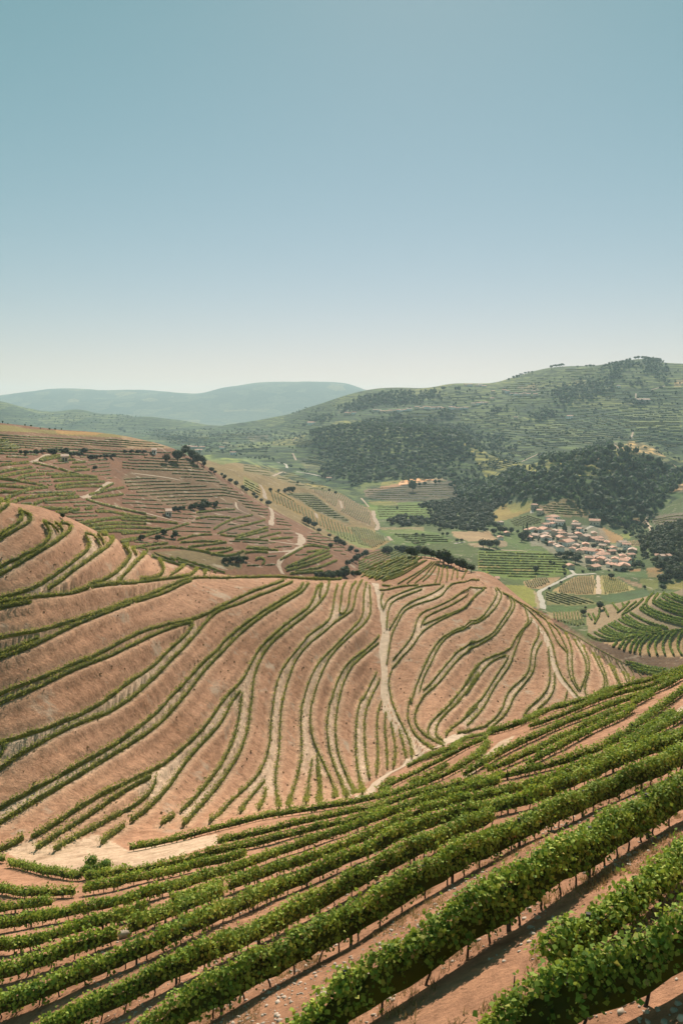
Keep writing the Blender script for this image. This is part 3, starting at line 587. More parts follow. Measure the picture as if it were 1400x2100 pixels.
# ---------------------------------------------------------------- rows on the near slope, traced along the feet of the vines: (label, height m, near?, specs)
NEAR = [
 ('lowest and nearest row at the bottom right corner, sparse with tall leafy vines', 1.7, 2, ['S 120,2400 500,2200 780,2060 1000,1930 1185,1830 1400,1700']),
 ('gappy row just above the nearest one, with yellowing leaves and open soil below it', 1.0, 2, ['S -250,2140 -100,2050 60,1960 200,1860 350,1760 480,1680 620,1570 800,1430 950,1300 1105,1175 1185,1115 1330,1010']),
 ('tall bright green row with a broad dark shadow along its foot', 1.75, 2, ['R -120,1990 20,1910 200,1810 390,1700 590,1560 780,1430 1010,1280 1070,1230 1180,1160 1305,1075 1400,1010 S 500,1100 650,1000 695,980 800,880 895,830 1010,760 1185,680 1330,600']),
 ('long row one strip above the tallest bright row, with twisted trunks over stony soil', 1.5, 2, ['Q 100,1560 270,1480 455,1370 650,1275 735,1220 815,1165 950,1100 1110,1000 1255,900 1400,830 R 310,1090 465,1000 590,920 735,850 870,780 925,745 975,715 1085,650 1195,610 1310,550 1400,500 S 465,680 595,600 720,540 870,480 935,470 985,440 1080,390 1185,340 1330,265']),
 ('row starting at the lower left corner that merges rightwards into a thick hedge', 1.3, 2, ['P 540,1540 700,1470 945,1365 1075,1285 1210,1230 1400,1150 Q 190,1190 300,1120 440,1055 560,980 700,920 850,840 1000,750 1100,700 1250,630 1400,560 R 300,790 420,740 600,650 780,565 900,500']),
 ('row with reddish leaves by a grey post, on the lower left of the near slope', 1.25, 1, ['P -80,1465 0,1440 200,1385 360,1320 480,1260 600,1180 850,1100 1080,1030 1180,960 1290,900 1400,850 Q 240,900 400,820 545,760 650,700 740,660 895,600 1010,545 1100,510 1190,470 1310,430 1400,380 R 200,650 310,600 440,550 600,500 780,460 950,430 1100,410 1220,375 1320,330 1400,300 S 400,480 550,420 700,350 850,290 1000,250 1185,180 1330,110']),
 ('row broken by a gap with a pale boulder, at the left of the near slope', 1.15, 1, ['P -80,1205 0,1180 90,1160 250,1110 430,1060 535,1010 690,955 840,895', 'P 930,850 1040,825 1105,790 1250,720 1400,660 Q 260,735 330,705']),
 ('thick hedge row rising to the right edge under the long dark row', 1.2, 1, ['Q 370,668 460,632 560,590 700,545 850,490 1000,440 1150,380 1280,330 1400,280 R 300,490 450,430 600,390 800,350 1000,310 1200,255 1400,190 S 500,370 650,310 800,260 950,210 1185,130 1330,70']),
 ('patchy thinning row left of the pale dry gap', 1.05, 1, ['P -80,985 0,960 100,945 190,965 300,920 450,880 620,830 760,780 880,760 1050,690', 'Q 15,760 120,735 240,700 330,660']),
 ('full dark row above the patchy thinning one, with posts along its foot', 1.1, 1, ['P -80,830 0,810 120,790 260,765 380,745 490,740 620,700 785,660 900,635 1060,600 1200,560 1355,510 Q 115,640 240,590 350,560 480,520 610,465 740,425 865,375 975,340 1075,295 1150,275 1275,235 1400,190 R 150,455 300,405 450,365 620,320 800,275 950,232']),
 ('short row at the left edge that joins the full dark row', .95, 1, ['P -80,690 0,680 120,675 260,650 380,635']),
 ('curved row under the clay patch at the left edge, with one opening', 1.1, 1, ['P -80,525 0,540 130,560 260,570 400,570 540,560', 'P 610,545 740,535 860,500 1000,470 1100,445 1250,410 1400,370 Q 155,525 260,500 360,475 470,445']),
 ('row bordering the clay patch, with a big leafy bush at its left end', 1.1, 1, ['P 620,445 720,435 830,430 960,410 1080,385 1200,360 1300,340 1400,315 Q 155,455 300,425 420,395 540,370 660,340 780,305 900,275 1020,250 1140,225 1260,195 1400,160']),
 ('curved hedge row closing the clay patch on the lower left', 1.15, 1, ['P 70,345 150,362 260,392 370,418 480,435 580,442']),
 ('stub of a row at the left edge beside the clay patch', 1.0, 1, ['P -60,300 0,312 35,318']),
 ('dark row that begins at the right end of the clay patch', 1.05, 1, ['Q 300,355 420,330 540,310 660,275 780,245 900,215 1020,190 1140,165 1280,140 1400,110 R 300,320 450,290 600,260 750,225 900,200 1050,165 1200,130 1400,90 S 500,260 650,200 800,110 870,55 960,-20 1066,-105 1185,-190']),
 ('row along the foot of the terraced hill, its long thin shadow on the clay', 1.1, 1, ['P 930,235 1060,215 1200,180 1300,160 1400,135 Q 155,300 300,265 420,235 540,205 660,180 780,165 900,145 1020,125 1140,105 1260,80 1400,40']),
 ('topmost row on the skyline edge of the near slope', 1.3, 1, ['I 1480,45 1400,85 1300,122 1200,157 1080,183 960,218 860,257 760,298 650,320 540,350 440,400 330,450 230,480 120,500 0,530 G 1100,570 980,610 850,655 740,710']),
 ('row second below the skyline edge of the near slope', 1.2, 1, ['I 1480,75 1390,110 1300,150 1200,197 1000,240 850,290 700,352 540,420 420,452']),
 ('row third below the skyline edge of the near slope, with a gap at its left', 1.2, 1, ['I 1390,140 1300,190 1150,255 1000,295 850,358 700,412 540,482 420,542 300,592 200,652 100,712 0,770']),
 ('row fourth below the skyline edge, fanning out from the pale dry patch', 1.15, 1, ['I 1200,250 1100,305 1000,348 900,392 800,450 700,487 600,542 480,602 360,660 250,712 150,742']),
 ('row fifth below the skyline edge, the shortest of the fan', 1.15, 1, ['I 1080,342 1000,398 900,442 800,492 700,542 600,602 500,650 400,698']),
 ('row left of the bare earth strip in the middle of the near slope', 1.1, 1, ['G 1400,520 1340,602 1240,685 1120,755 1000,805 880,855 760,905 600,945 500,972']),
 ('short row between the bare earth strip and the skyline row', 1.1, 1, ['G 1390,475 1250,535 1130,605 1000,665 880,735 760,785 650,835 560,882 500,912']),
 ('stub row with loose tufts above the bare earth strip', 1.0, 1, ['G 1060,700 960,765 860,815 760,862']),
 ('little row at the very end of the base track under the terraced hill', 1.0, 1, ['G 640,805 560,845 520,870']),
 ('thin row along the right side of the pale track at the right edge', .95, 1, ['I 1340,375 1260,430 1180,480 1100,525 1020,580']),
 ('row below the pale track at the right edge', 1.15, 1, ['I 1480,340 1400,395 1300,450 1210,510 1120,560 1010,605 900,645']),
]
def hedge(pts, H, W, leaf, dens, gap=0.0, z0=.35, core=True, ragged=.25, nside=4, shoots=0.0, cw=.42, clump=0):
    """leafy vine row along ground points: an inner leafy core, tinted dark as painted shade where narrow, and loose leaves around it -> verts, faces, tint"""
    n = len(pts); t = np.gradient(pts[:, :2], axis=0); t /= np.linalg.norm(t, axis=1)[:, None] + 1e-9
    nr = np.column_stack([-t[:, 1], t[:, 0], np.zeros(n)])
    s = np.concatenate([[0], np.cumsum(np.linalg.norm(np.diff(pts[:, :2], axis=0), axis=1))])
    seed = rng.uniform(0, 1000)
    def prof(q): return 1 + ragged * vnoise(q / 2.3 + seed, q * 0 + seed) + ragged * .7 * vnoise(q / .8 + seed, q * 0 + seed + 5)
    alive = vnoise(s / 3.1 + seed, s * 0 + 3 + seed) > gap * 2 - 1 if gap > 0 else np.ones(n, bool)
    global LAST; LAST = (pts, alive)
    V = []; Fq = []; Ft = []; T = []; base = 0
    if core:
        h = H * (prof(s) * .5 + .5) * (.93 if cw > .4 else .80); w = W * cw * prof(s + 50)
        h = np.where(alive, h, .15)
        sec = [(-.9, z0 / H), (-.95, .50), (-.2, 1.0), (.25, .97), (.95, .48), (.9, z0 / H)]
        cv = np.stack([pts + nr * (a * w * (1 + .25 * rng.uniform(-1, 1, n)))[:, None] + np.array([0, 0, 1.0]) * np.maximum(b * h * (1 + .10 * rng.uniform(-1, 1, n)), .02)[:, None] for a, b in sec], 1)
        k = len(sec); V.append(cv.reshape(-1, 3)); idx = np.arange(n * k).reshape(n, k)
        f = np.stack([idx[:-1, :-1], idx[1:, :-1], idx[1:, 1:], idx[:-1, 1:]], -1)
        ok = alive[:-1] & alive[1:]; f = f[ok].reshape(-1, 4); Fq.append(f); T.append(rng.uniform(.0, .75 if cw > .3 else .06, len(f)))  # narrow cores take the darkest tints: the row's inner shade put into colour
        base = n * k
    m = int(s[-1] * dens)
    if m > 0:
        q = rng.uniform(0, s[-1], m if not clump else max(m // clump, 1)); m = len(q)
        if gap > 0: q = q[np.interp(q, s, alive.astype(float)) > .5]; m = len(q)
        c = np.stack([np.interp(q, s, pts[:, i]) for i in range(3)], 1); nn = np.stack([np.interp(q, s, nr[:, i]) for i in range(3)], 1)
        hh = H * (prof(q) * .5 + .5)
        side = rng.uniform(-1, 1, m); zz = z0 + (hh - z0) * (1 - rng.uniform(0, 1, m) ** 1.7)
        # push leaves towards the outside of the row
        r = np.sign(side) * np.abs(side) ** .5; top = rng.uniform(0, 1, m) < .35
        zz = np.where(top, hh * rng.uniform(.9, 1.08, m), zz); r = np.where(top, side * .8, r)
        ww = W * .5 * np.maximum(1.10 - .55 * np.minimum(zz / (hh + .01), 1) ** 2.2, .15) * (.8 + .4 * rng.uniform(0, 1, m)) * prof(q + 200)
        c = c + nn * (r * ww)[:, None]; c[:, 2] += zz
        if clump:                                           # leaves gathered in bunches with dark gaps between
            q, c, nn, r, zz, hh, top, ww = (np.repeat(k_, clump, axis=0) for k_ in (q, c, nn, r, zz, hh, top, ww)); m = len(q)
            c = c + rng.normal(0, 1, (m, 3)) * (leaf * 1.15, leaf * 1.15, leaf * .75)
        nm = nn * (np.where(top, r * .5, np.sign(r)))[:, None] + np.array([0, 0, 1.0]) * np.where(top, 1.0, .40)[:, None] + rng.normal(0, .5, (m, 3))
        nm /= np.linalg.norm(nm, axis=1)[:, None]
        a = np.cross(nm, rng.normal(0, 1, (m, 3))); a /= np.linalg.norm(a, axis=1)[:, None]; b = np.cross(nm, a)
        if shoots > 0:                                      # long shoots that stand out of the row
            ns = int(s[-1] * shoots); nl = 9; qs = rng.uniform(0, s[-1], ns)
            if gap > 0: qs = qs[np.interp(qs, s, alive.astype(float)) > .5]; ns = len(qs)
            bs = np.stack([np.interp(qs, s, pts[:, i]) for i in range(3)], 1); sn = np.stack([np.interp(qs, s, nr[:, i]) for i in range(3)], 1); sd2 = rng.uniform(-1, 1, ns)
            bs = bs + sn * (sd2 * W * .45)[:, None]; bs[:, 2] += H * prof(qs) * rng.uniform(.55, .98, ns)
            dr = sn * (sd2 * .8)[:, None] + rng.normal(0, .45, (ns, 3)); dr[:, 2] += rng.uniform(-.5, 1.2, ns); dr /= np.linalg.norm(dr, axis=1)[:, None]
            ln = rng.uniform(.25, .65, ns); tt_ = (np.arange(nl) + .5) / nl
            pc = bs[:, None] + dr[:, None] * (ln[:, None] * tt_)[..., None] + rng.normal(0, .035, (ns, nl, 3)); pc[..., 2] -= .28 * (ln[:, None] * tt_) ** 2
            pc = pc.reshape(-1, 3); mm = len(pc); c = np.vstack([c, pc]); qn = np.repeat(qs, nl); q = np.concatenate([q, qn]); zz = np.concatenate([zz, np.full(mm, H * 1.05)])
            n2 = rng.normal(0, .7, (mm, 3)); n2[:, 2] += .7; n2 /= np.linalg.norm(n2, axis=1)[:, None]; nm = np.vstack([nm, n2])
            a2 = np.cross(n2, rng.normal(0, 1, (mm, 3))); a2 /= np.linalg.norm(a2, axis=1)[:, None]; a = np.vstack([a, a2]); b = np.cross(nm, a); m += mm
        L = leaf * rng.uniform(.45, 1.4, m)[:, None]
        if nside == 3: ring = [(-.55, -.3, 0), (.65, -.05, -.06), (-.1, .62, .12)]
        elif nside == 4: ring = [(-.5, 0, 0), (0, -.5, .12), (.62, 0, -.05), (0, .5, .12)]
        else: ring = [(-.42, -.22, 0), (0, -.55, .10), (.35, -.38, .02), (.62, 0, -.10), (.35, .38, .02), (0, .55, .10), (-.42, .22, 0)]
        lv = np.stack([c + a * L * p + b * L * qq + nm * L * h_ for p, qq, h_ in ring], 1)
        K = len(ring); V.append(lv.reshape(-1, 3)); idx = base + np.arange(m * K).reshape(m, K)
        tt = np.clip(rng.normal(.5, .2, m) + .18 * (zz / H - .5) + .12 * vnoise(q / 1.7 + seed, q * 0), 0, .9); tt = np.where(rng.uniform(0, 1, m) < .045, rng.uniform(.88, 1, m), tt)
        Ft.append(idx); T.append(tt)
    return np.vstack(V), Fq + Ft, np.concatenate(T)
def join(parts):
    """several (verts, faces, tint) in one"""
    V = []; Fs = {}; b = 0; T = {}
    for v, fl, t in parts:
        V.append(v); o = 0
        for f in fl:
            k = f.shape[1]; Fs.setdefault(k, []).append(f + b); T.setdefault(k, []).append(t[o:o + len(f)]); o += len(f)
        b += len(v)
    ks = sorted(Fs)
    return np.vstack(V), [np.vstack(Fs[k]) for k in ks], np.concatenate([np.concatenate(T[k]) for k in ks])
# ground lines first, so the terraces can be cut along them
HL = [[ground_line(s_, .42, step=.7, smooth=6.5) for s_ in rows] for _, rows in HILL]
def run_on(p):
    """carry a row on past the edge of the picture"""
    out = p; st = .5
    for end in (0, 1):
        q = out if end else out[::-1]
        u = 700 + F * q[-1, 0] / q[-1, 1]; v = VH - F * q[-1, 2] / q[-1, 1]
        if u < 5 or u > 1392 or v > 2075:
            d = q[-1, :2] - q[-min(9, len(q)), :2]; d /= np.linalg.norm(d); k = np.arange(1, 37) * st
            e = q[-1, :2] + d * k[:, None]; e = e[e[:, 1] > 9.2]
            q = np.vstack([q, np.column_stack([e, terrain_z(e[:, 0], e[:, 1])])])
        out = q if end else q[::-1]
    return out
HL = [[run_on(p) if min(700 + F * p[0, 0] / p[0, 1], 700 + F * p[-1, 0] / p[-1, 1]) < 5 else p for p in fam] for fam in HL]
NL = [[run_on(ground_line(s_, 0, step=.5, smooth=4)) for s_ in r[3]] for r in NEAR]
def cut_terraces(lines, w_in=1.0, w_out=2.1):
    best = np.full(Z.shape, 1e9, np.float32); zz = np.zeros(Z.shape, np.float32)
    for p in lines:
        for x, y, z in p[::2]:
            u = 700 + F * x / y; du = w_out * F / y
            i0, i1 = int((u - du - U[0]) / 3), int((u + du - U[0]) / 3) + 2
            j0, j1 = np.searchsorted(D, y - w_out), np.searchsorted(D, y + w_out)
            if i0 < 0: i0 = 0
            d2 = (X[i0:i1, j0:j1] - x) ** 2 + (Y[i0:i1, j0:j1] - y) ** 2
            m = d2 < best[i0:i1, j0:j1]
            best[i0:i1, j0:j1][m] = d2[m]; zz[i0:i1, j0:j1][m] = z
    d = np.sqrt(best); w = np.clip((w_out - d) / (w_out - w_in), 0, 1); w = w * w * (3 - 2 * w)
    Z[:] = np.where(best < 1e8, Z * (1 - w) + zz * w, Z)
    return d
DIST = cut_terraces([p for fam in HL[:8] for p in fam])
VV[:] = VH - Z / Y * F
def bench_cover():
    col = np.array((.56, .385, .275), np.float32)
    k = np.clip((1.5 - DIST) / .8, 0, 1)[..., None] * .5
    COVER[:] = COVER * (1 - k) + np.array((.50, .335, .225), np.float32) * k
    ROUGH[:] = np.where(DIST < 1.4, .15, ROUGH)
    for fa, a, b in BENCH:
        p, q = HL[fa][a], HL[fa][b]
        if len(p) > len(q): p, q = q, p
        p = resample(p, .4)
        for x, y, z in p:
            d = np.hypot(q[:, 0] - x, q[:, 1] - y); j = int(np.argmin(d))
            if d[j] > 5.5 or d[j] < .5: continue
            for t in np.linspace(0, 1, 14):
                xx, yy = x + (q[j, 0] - x) * t, y + (q[j, 1] - y) * t
                i = int(round((700 + F * xx / yy - U[0]) / 3)); jj = int(np.searchsorted(D, yy))
                if 0 <= i < NU and 0 < jj < ND: COVER[i, jj-1:jj+1] = col; ROUGH[i, jj-1:jj+1] = .05
    m = (DIST < 7)[..., None]; c = COVER.copy()
    for ax in (0, 1, 1): c = (np.roll(c, 1, ax) + c * 2 + np.roll(c, -1, ax)) / 4
    COVER[:] = np.where(m, c, COVER)
def build_terrain():
    v = np.stack([X, Y, Z], -1).reshape(-1, 3)
    idx = np.arange(NU * ND).reshape(NU, ND)
    f = np.stack([idx[:-1, :-1], idx[1:, :-1], idx[1:, 1:], idx[:-1, 1:]], -1)
    far = np.broadcast_to(((LD[None, :-1] > LL[14][:-1, None] + .03)), f.shape[:2])
    me = mesh_np('ground', v, [f.reshape(-1, 4)], smooth=True, mats=[M['ground'], M['hills']], mi=far.reshape(-1).astype(np.int32))
    a = me.attributes.new('cover', 'FLOAT_COLOR', 'POINT')
    a.data.foreach_set('color', np.concatenate([COVER, np.ones(COVER.shape[:2] + (1,), np.float32)], -1).ravel())
    a = me.attributes.new('rough', 'FLOAT', 'POINT'); a.data.foreach_set('value', ROUGH.ravel())
    o = link('ground', me); o['kind'] = 'structure'
    # the same hillside behind the photographer
    n = 40; xs = np.linspace(-30, 30, n); ys = np.linspace(-60, 9.0, n)
    gx, gy = np.meshgrid(xs, ys, indexing='ij')
    z0 = terrain_z(np.clip(gx, -9 * 940 / F, 9 * 940 / F), np.full_like(gx, 9.1)); gz = z0 + (9.0 - gy) * .12 + (gx - np.clip(gx, -4.8, 4.8)) * .5
    idx = np.arange(n * n).reshape(n, n)
    f = np.stack([idx[:-1, :-1], idx[1:, :-1], idx[1:, 1:], idx[:-1, 1:]], -1).reshape(-1, 4)
    me = mesh_np('hillside_behind', np.stack([gx, gy, gz], -1).reshape(-1, 3), [f], smooth=True)
    a = me.attributes.new('cover', 'FLOAT_COLOR', 'POINT'); a.data.foreach_set('color', np.tile([.47,.265,.165,1], n * n).astype(np.float32))
    o = link('hillside_slope', me, M['ground']); o['kind'] = 'structure'
def flank(i, sgn):
    """the near slope carried on beyond the sides of the picture"""
    k = D < 400; du = np.concatenate([np.linspace(0, 240, 9), np.linspace(320, 3600, 24)]) * sgn
    x = (U[i] + du[:, None] - 700) / F * D[k][None, ::3]; y = np.broadcast_to(D[k][None, ::3], x.shape)
    dx = np.abs(x - X[i, k][None, ::3]); z = Z[i, k][None, ::3] + np.sqrt(dx + 1) * .5 - .5 - (.02 if i else 0) if sgn > 0 else Z[i, k][None, ::3] - dx * .25
    idx = np.arange(x.size).reshape(x.shape)
    f = np.stack([idx[:-1, :-1], idx[1:, :-1], idx[1:, 1:], idx[:-1, 1:]], -1).reshape(-1, 4)
    if sgn < 0: f = f[:, ::-1]
    me = mesh_np('hillside_slope', np.stack([x, y, z], -1).reshape(-1, 3), [f], smooth=True)
    a = me.attributes.new('cover', 'FLOAT_COLOR', 'POINT'); a.data.foreach_set('color', np.tile([.43,.225,.14,1], x.size).astype(np.float32))
    o = link('hillside_slope', me, M['ground']); o['kind'] = 'structure'
flank(NU - 1, 1); flank(0, -1)
lay_cover(); bench_cover(); paint_fields()
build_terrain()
def trunk_mesh(k):
    r = random.Random(k); m = MB(); x = y = 0; pts = []; rad = []
    for j in range(5):
        pts.append((x, y, j * .17 - .08)); rad.append(.038 - .004 * j)
        x += r.uniform(-.06, .06); y += r.uniform(-.06, .06)
    m.tube(pts, rad, 5)
    m.tube([pts[-1], (pts[-1][0] + r.uniform(-.3, .3), pts[-1][1] + r.uniform(-.1, .1), .85)], [.022, .012], 4)
    return m.mesh('trunk', M['bark'], True)
TRUNK = [trunk_mesh(k) for k in range(6)]
POST = MB().box(-.045, .045, -.045, .045, -.2, 1.62).box(-.05, .05, -.05, .05, 1.60, 1.635).mesh('post', M['post'])
def along(p, step, jit=.15):
    s = np.concatenate([[0], np.cumsum(np.linalg.norm(np.diff(p[:, :2], axis=0), axis=1))])
    q = np.arange(step * .5, s[-1], step); q = q + rng.uniform(-jit, jit, len(q)) * step
    return np.stack([np.interp(q, s, p[:, i]) for i in range(3)], 1)
GAPS = {1: .18, 5: .02, 6: .05, 8: .10, 0: .16, 24: .3, 26: .3}
ntr = 0
for ri, (lab, H, near, specs) in enumerate(NEAR):
    parts = []; live = []; H *= (.85 if ri < 7 else .74 if ri < 17 else .62)
    for p in NL[ri]:
        g = GAPS.get(ri, .0)
        if parts: live.append(LAST)
        d = np.median(p[:, 1])
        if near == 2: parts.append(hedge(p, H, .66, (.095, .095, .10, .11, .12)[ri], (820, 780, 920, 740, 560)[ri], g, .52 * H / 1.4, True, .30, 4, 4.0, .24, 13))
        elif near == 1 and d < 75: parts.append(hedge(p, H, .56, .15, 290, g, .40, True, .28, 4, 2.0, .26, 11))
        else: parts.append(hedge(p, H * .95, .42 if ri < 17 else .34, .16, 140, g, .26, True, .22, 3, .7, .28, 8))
    P0 = np.vstack(NL[ri]); o0 = P0[len(P0) // 2]
    v, f, t = join(parts)
    root = empty('vine_row', o0); tag(root, lab, 'vine row', 'vine rows on the near slope')
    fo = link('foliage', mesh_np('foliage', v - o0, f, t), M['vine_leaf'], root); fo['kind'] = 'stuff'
    live.append(LAST)
    for p, (lp, la) in zip(NL[ri], live):
        p = p[la]
        vis = p[(700 + F * p[:, 0] / p[:, 1] > -30) & (700 + F * p[:, 0] / p[:, 1] < 1430)]
        if len(vis) < 4: continue
        if near == 2 or ri in (5, 6):
            for c in along(vis, 1.05):
                b = link('trunk', TRUNK[random.randrange(6)], None, root); b.location = Vector(c) - Vector(o0); b.rotation_euler = (0, 0, random.uniform(0, 6.28)); b.scale = (1, 1, random.uniform(.85, 1.15)); ntr += 1
        elif near == 1:
            mb = MB()
            for c in along(vis, 1.1):
                x, y, z = Vector(c) - Vector(o0); a_ = random.uniform(-.08, .08)
                mb.tube([(x, y, z - .1), (x + a_, y, z + .35), (x - a_, y + a_, z + .75)], [.035, .03, .02], 4)
            b = link('trunk', mb.mesh('trunk', M['bark']), None, root); b['kind'] = 'stuff'
        if near:
            for c in along(vis, 5.0, .1):
                b = link('post', POST, None, root); b.location = Vector(c) - Vector(o0); b.rotation_euler = (random.uniform(-.03, .03), random.uniform(-.03, .03), random.uniform(0, 1.5)); b.scale = (1, 1, H / 1.62 * random.uniform(.95, 1.05))
# the leafy bush standing at the clay patch
nrow = 0
for fi, (ph, rows) in enumerate(HILL):
    ri = 0
    for k, p in enumerate(HL[fi]):
        small = fi == 8
        H, Wd, lf, dn = ((.92, .60, .22, 52), (.80, .50, .22, 40), (.90, .58, .22, 52), (.84, .52, .21, 48), (.70, .40, .20, 38), (.66, .36, .20, 32), (.66, .36, .20, 32), (.62, .34, .20, 30), (.62, .34, .2, 16))[fi]
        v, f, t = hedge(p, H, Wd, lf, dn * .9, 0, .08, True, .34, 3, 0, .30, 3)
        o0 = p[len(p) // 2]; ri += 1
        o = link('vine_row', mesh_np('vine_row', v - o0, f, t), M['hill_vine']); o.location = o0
        tag(o, f'{ORD[k]} vine row {ph}', 'vine row', 'vine rows on the terraced hill'); nrow += 1
# ---------------------------------------------------------------- tracks, roads, lanes
track('dirt_track', 'E 475,385 495,450 525,560 552,700 562,790 552,900 545,1000 552,1090 555,1200 560,1320 570,1390 G 600,260 650,350 720,430 790,500 850,550', 2.3, .06, label='pale dirt track climbing the middle of the terraced hill')
track('base_track', 'G 380,940 440,880 500,815 600,740 720,685 800,610 880,565 960,540 1060,485 1130,455 1230,430', 2.6, .06, label='pale track along the foot of the terraced hill')
track('shoulder_track', 'H 395,300 440,380 500,450 540,530 562,620 588,700 650,790 735,885', 1.8, .06, label='pale track down the right shoulder of the terraced hill')
for sp, w, nm in (('K 290,455 420,470 560,510 700,550 820,590', 1.6, 'hillside_track'), ('K 310,450 360,440 420,400 480,385', 1.7, 'hillside_track'), ('K 1090,655 1030,660 990,700 930,745 830,790 780,795', 2.2, 'hillside_track'), ('K 830,800 940,840 1080,875 1240,910 1400,945 L 380,845 560,890 620,900', 1.7, 'hillside_track'),
              ('K 700,420 760,440 830,450', 1.7, 'hillside_track'), ('N 445,655 475,690 470,730 445,755', 4.5, 'hillside_track'), ('N 485,755 400,800 300,880 285,920 320,990', 2.2, 'hillside_track'), ('N 0,700 150,710 300,730 440,748', 2, 'hillside_track'), ('N 100,812 250,810 400,800', 2, 'hillside_track'), ('N 215,445 235,500 222,590', 3.5, 'hillside_track'), ('L 1090,700 1110,770 1240,825', 1.6, 'hillside_track'), ('L 120,425 400,460 560,490', 1.6, 'hillside_track')):
    track(nm, sp, w, .12, 'hill_track', dmin=300)
for sp, w in (('N 130,255 162,300 175,370', 4.5), ('N 240,185 320,150 340,160', 4), ('N 1060,470 1070,530 1100,590 1085,630', 6), ('N 960,365 1000,410 1025,440', 3.5), ('N 1180,680 1210,715', 4), ('N 590,490 600,530', 4), ('N 790,390 805,450', 4)):
    track('slope_track', sp, w * .8, .15, 'hill_track', dmin=650)
track('valley_road', 'V 530,916 525,860 503,800 500,775 560,742 620,712 700,672 760,642 800,632 850,633 960,625', 3.6, .15, 'lane', 480, label='pale lane curving from the fields up to the village')
track('village_lane', 'V 792,632 765,605 740,575', 3.0, .15, 'lane', 480); track('village_lane', 'V 838,300 870,272 920,240 955,232', 3.6, .2, 'lane', 600); track('village_lane', 'V 440,62 443,95 438,130', 3.6, .2, 'lane', 700)
track('field_path', 'V 0,402 100,420 200,434 330,436 400,445', 2.2, .15, 'track', 500); track('field_path', 'V 980,642 985,720 986,795', 3.2, .15, 'track', 480); track('field_path', 'W 1000,0 980,80 990,140 1030,200 1010,250', 3.2, .2, 'track', 700); track('field_path', 'T 745,720 800,708 830,705', 4, .2, 'lane', 600)
track('river_road', 'N 430,150 530,165 640,188', 6, .3, 'lane', 1100); track('river_road', 'N 270,72 340,85 355,120', 5, .3, 'lane', 1100)
for sp in ('Y 885,695 940,742', 'Y 1040,618 1025,660', 'Y 1330,850 1400,908', 'Y 1060,340 1058,375', 'Y 1170,315 1270,285', 'X 0,465 40,440 60,425', 'X 0,560 25,610', 'Y 720,850 870,770', 'Y 240,830 370,770'):
    track('mountain_track', sp, 4, .4, 'hill_track', 1000)
# ---------------------------------------------------------------- rows that follow the contours, and straight rows in the fields
USED = np.zeros(VV.shape, bool)
def level_rows(poly, n, slope=0, axis=0, d0=250, d1=4200, fill=False):
    """row lines inside a traced outline, laid on the terrain: evenly spaced lines of a given slope, or true contours"""
    m = patch_mask(px(poly), d0, d1)
    m &= ~TRK
    if fill: m &= ~USED
    USED[:] |= m
    wob = 1.2 * vnoise(X / 60, Y / 60, 41) + .5 * vnoise(X / 22, Y / 22, 42)
    g = Z + 3 * vnoise(X / 150, Y / 150, 43) if n < 0 else (UU - slope * VV if axis == 1 else VV - slope * UU) + wob * min(n, 6) * .35
    if m.sum() < 10: return []
    lo, hi = np.percentile(g[m], [1, 99]); step = (hi - lo) / -n if n < 0 else n
    q = np.floor((g - lo) / step)
    if axis == 1: g, q, m, xx, yy = g.T, q.T, m.T, X.T, Y.T
    else: xx, yy = X, Y
    chains = {}; done = []
    for i in np.nonzero(m.any(axis=1))[0]:
        row = m[i]; js = np.nonzero(row[:-1] & row[1:] & (q[i, :-1] != q[i, 1:]))[0]; seen = set()
        for j in js:
            k = int(max(q[i, j], q[i, j + 1]))
            if k in seen or k <= 0: continue
            seen.add(k); lv = lo + k * step; t = (lv - g[i, j]) / (g[i, j + 1] - g[i, j])
            p = (xx[i, j] + (xx[i, j+1] - xx[i, j]) * t, yy[i, j] + (yy[i, j+1] - yy[i, j]) * t)
            c = chains.get(k)
            if c and (i - c[0] > 2 or abs(p[1] - c[1][-1][1]) > .03 * p[1] + 3): done.append(c[1]); c = None
            if c is None: c = chains[k] = [i, []]
            c[0] = i; c[1].append(p)
    done += [c[1] for c in chains.values()]
    out = []
    for c in done:
        if len(c) < 4: continue
        w = np.array(c); d = np.linalg.norm(np.diff(w, axis=0), axis=1).sum()
        if d < 8: continue
        w = resample(w, 1.6)
        if len(w) > 12:
            k = 5; pad = np.vstack([2 * w[0] - w[1:k+1][::-1], w, 2 * w[-1] - w[-k-1:-1][::-1]]); ker = np.hanning(2*k+3)[1:-1]; ker /= ker.sum()
            w = np.stack([np.convolve(pad[:, a], ker, 'valid') for a in (0, 1)], 1)
        out.append(np.column_stack([w, terrain_z(w[:, 0], w[:, 1])]))
    out.sort(key=lambda p: np.median(-p[:, 2] / p[:, 1]) if axis == 0 else np.median(p[:, 0] / p[:, 1]))
    return out
def strip_hedge(p, H, W):
    n = len(p); t = np.gradient(p[:, :2], axis=0); t /= np.linalg.norm(t, axis=1)[:, None] + 1e-9; nr = np.column_stack([-t[:, 1], t[:, 0], np.zeros(n)])
    up = np.array([0, 0, 1.0]); h = H * rng.uniform(.55, 1.2, n)[:, None]; w = W * .5 * rng.uniform(.6, 1.3, n)[:, None]
    cv = np.stack([p - nr * w, p - nr * w * .8 + up * h * .7, p + up * h, p + nr * w * .8 + up * h * .7, p + nr * w], 1)
    idx = np.arange(n * 5).reshape(n, 5); f = np.stack([idx[:-1, :-1], idx[1:, :-1], idx[1:, 1:], idx[:-1, 1:]], -1)
    keep = rng.uniform(0, 1, n - 1) > .04; f = f[keep].reshape(-1, 4)
    return cv.reshape(-1, 3), [f], rng.uniform(0, 1, len(f))
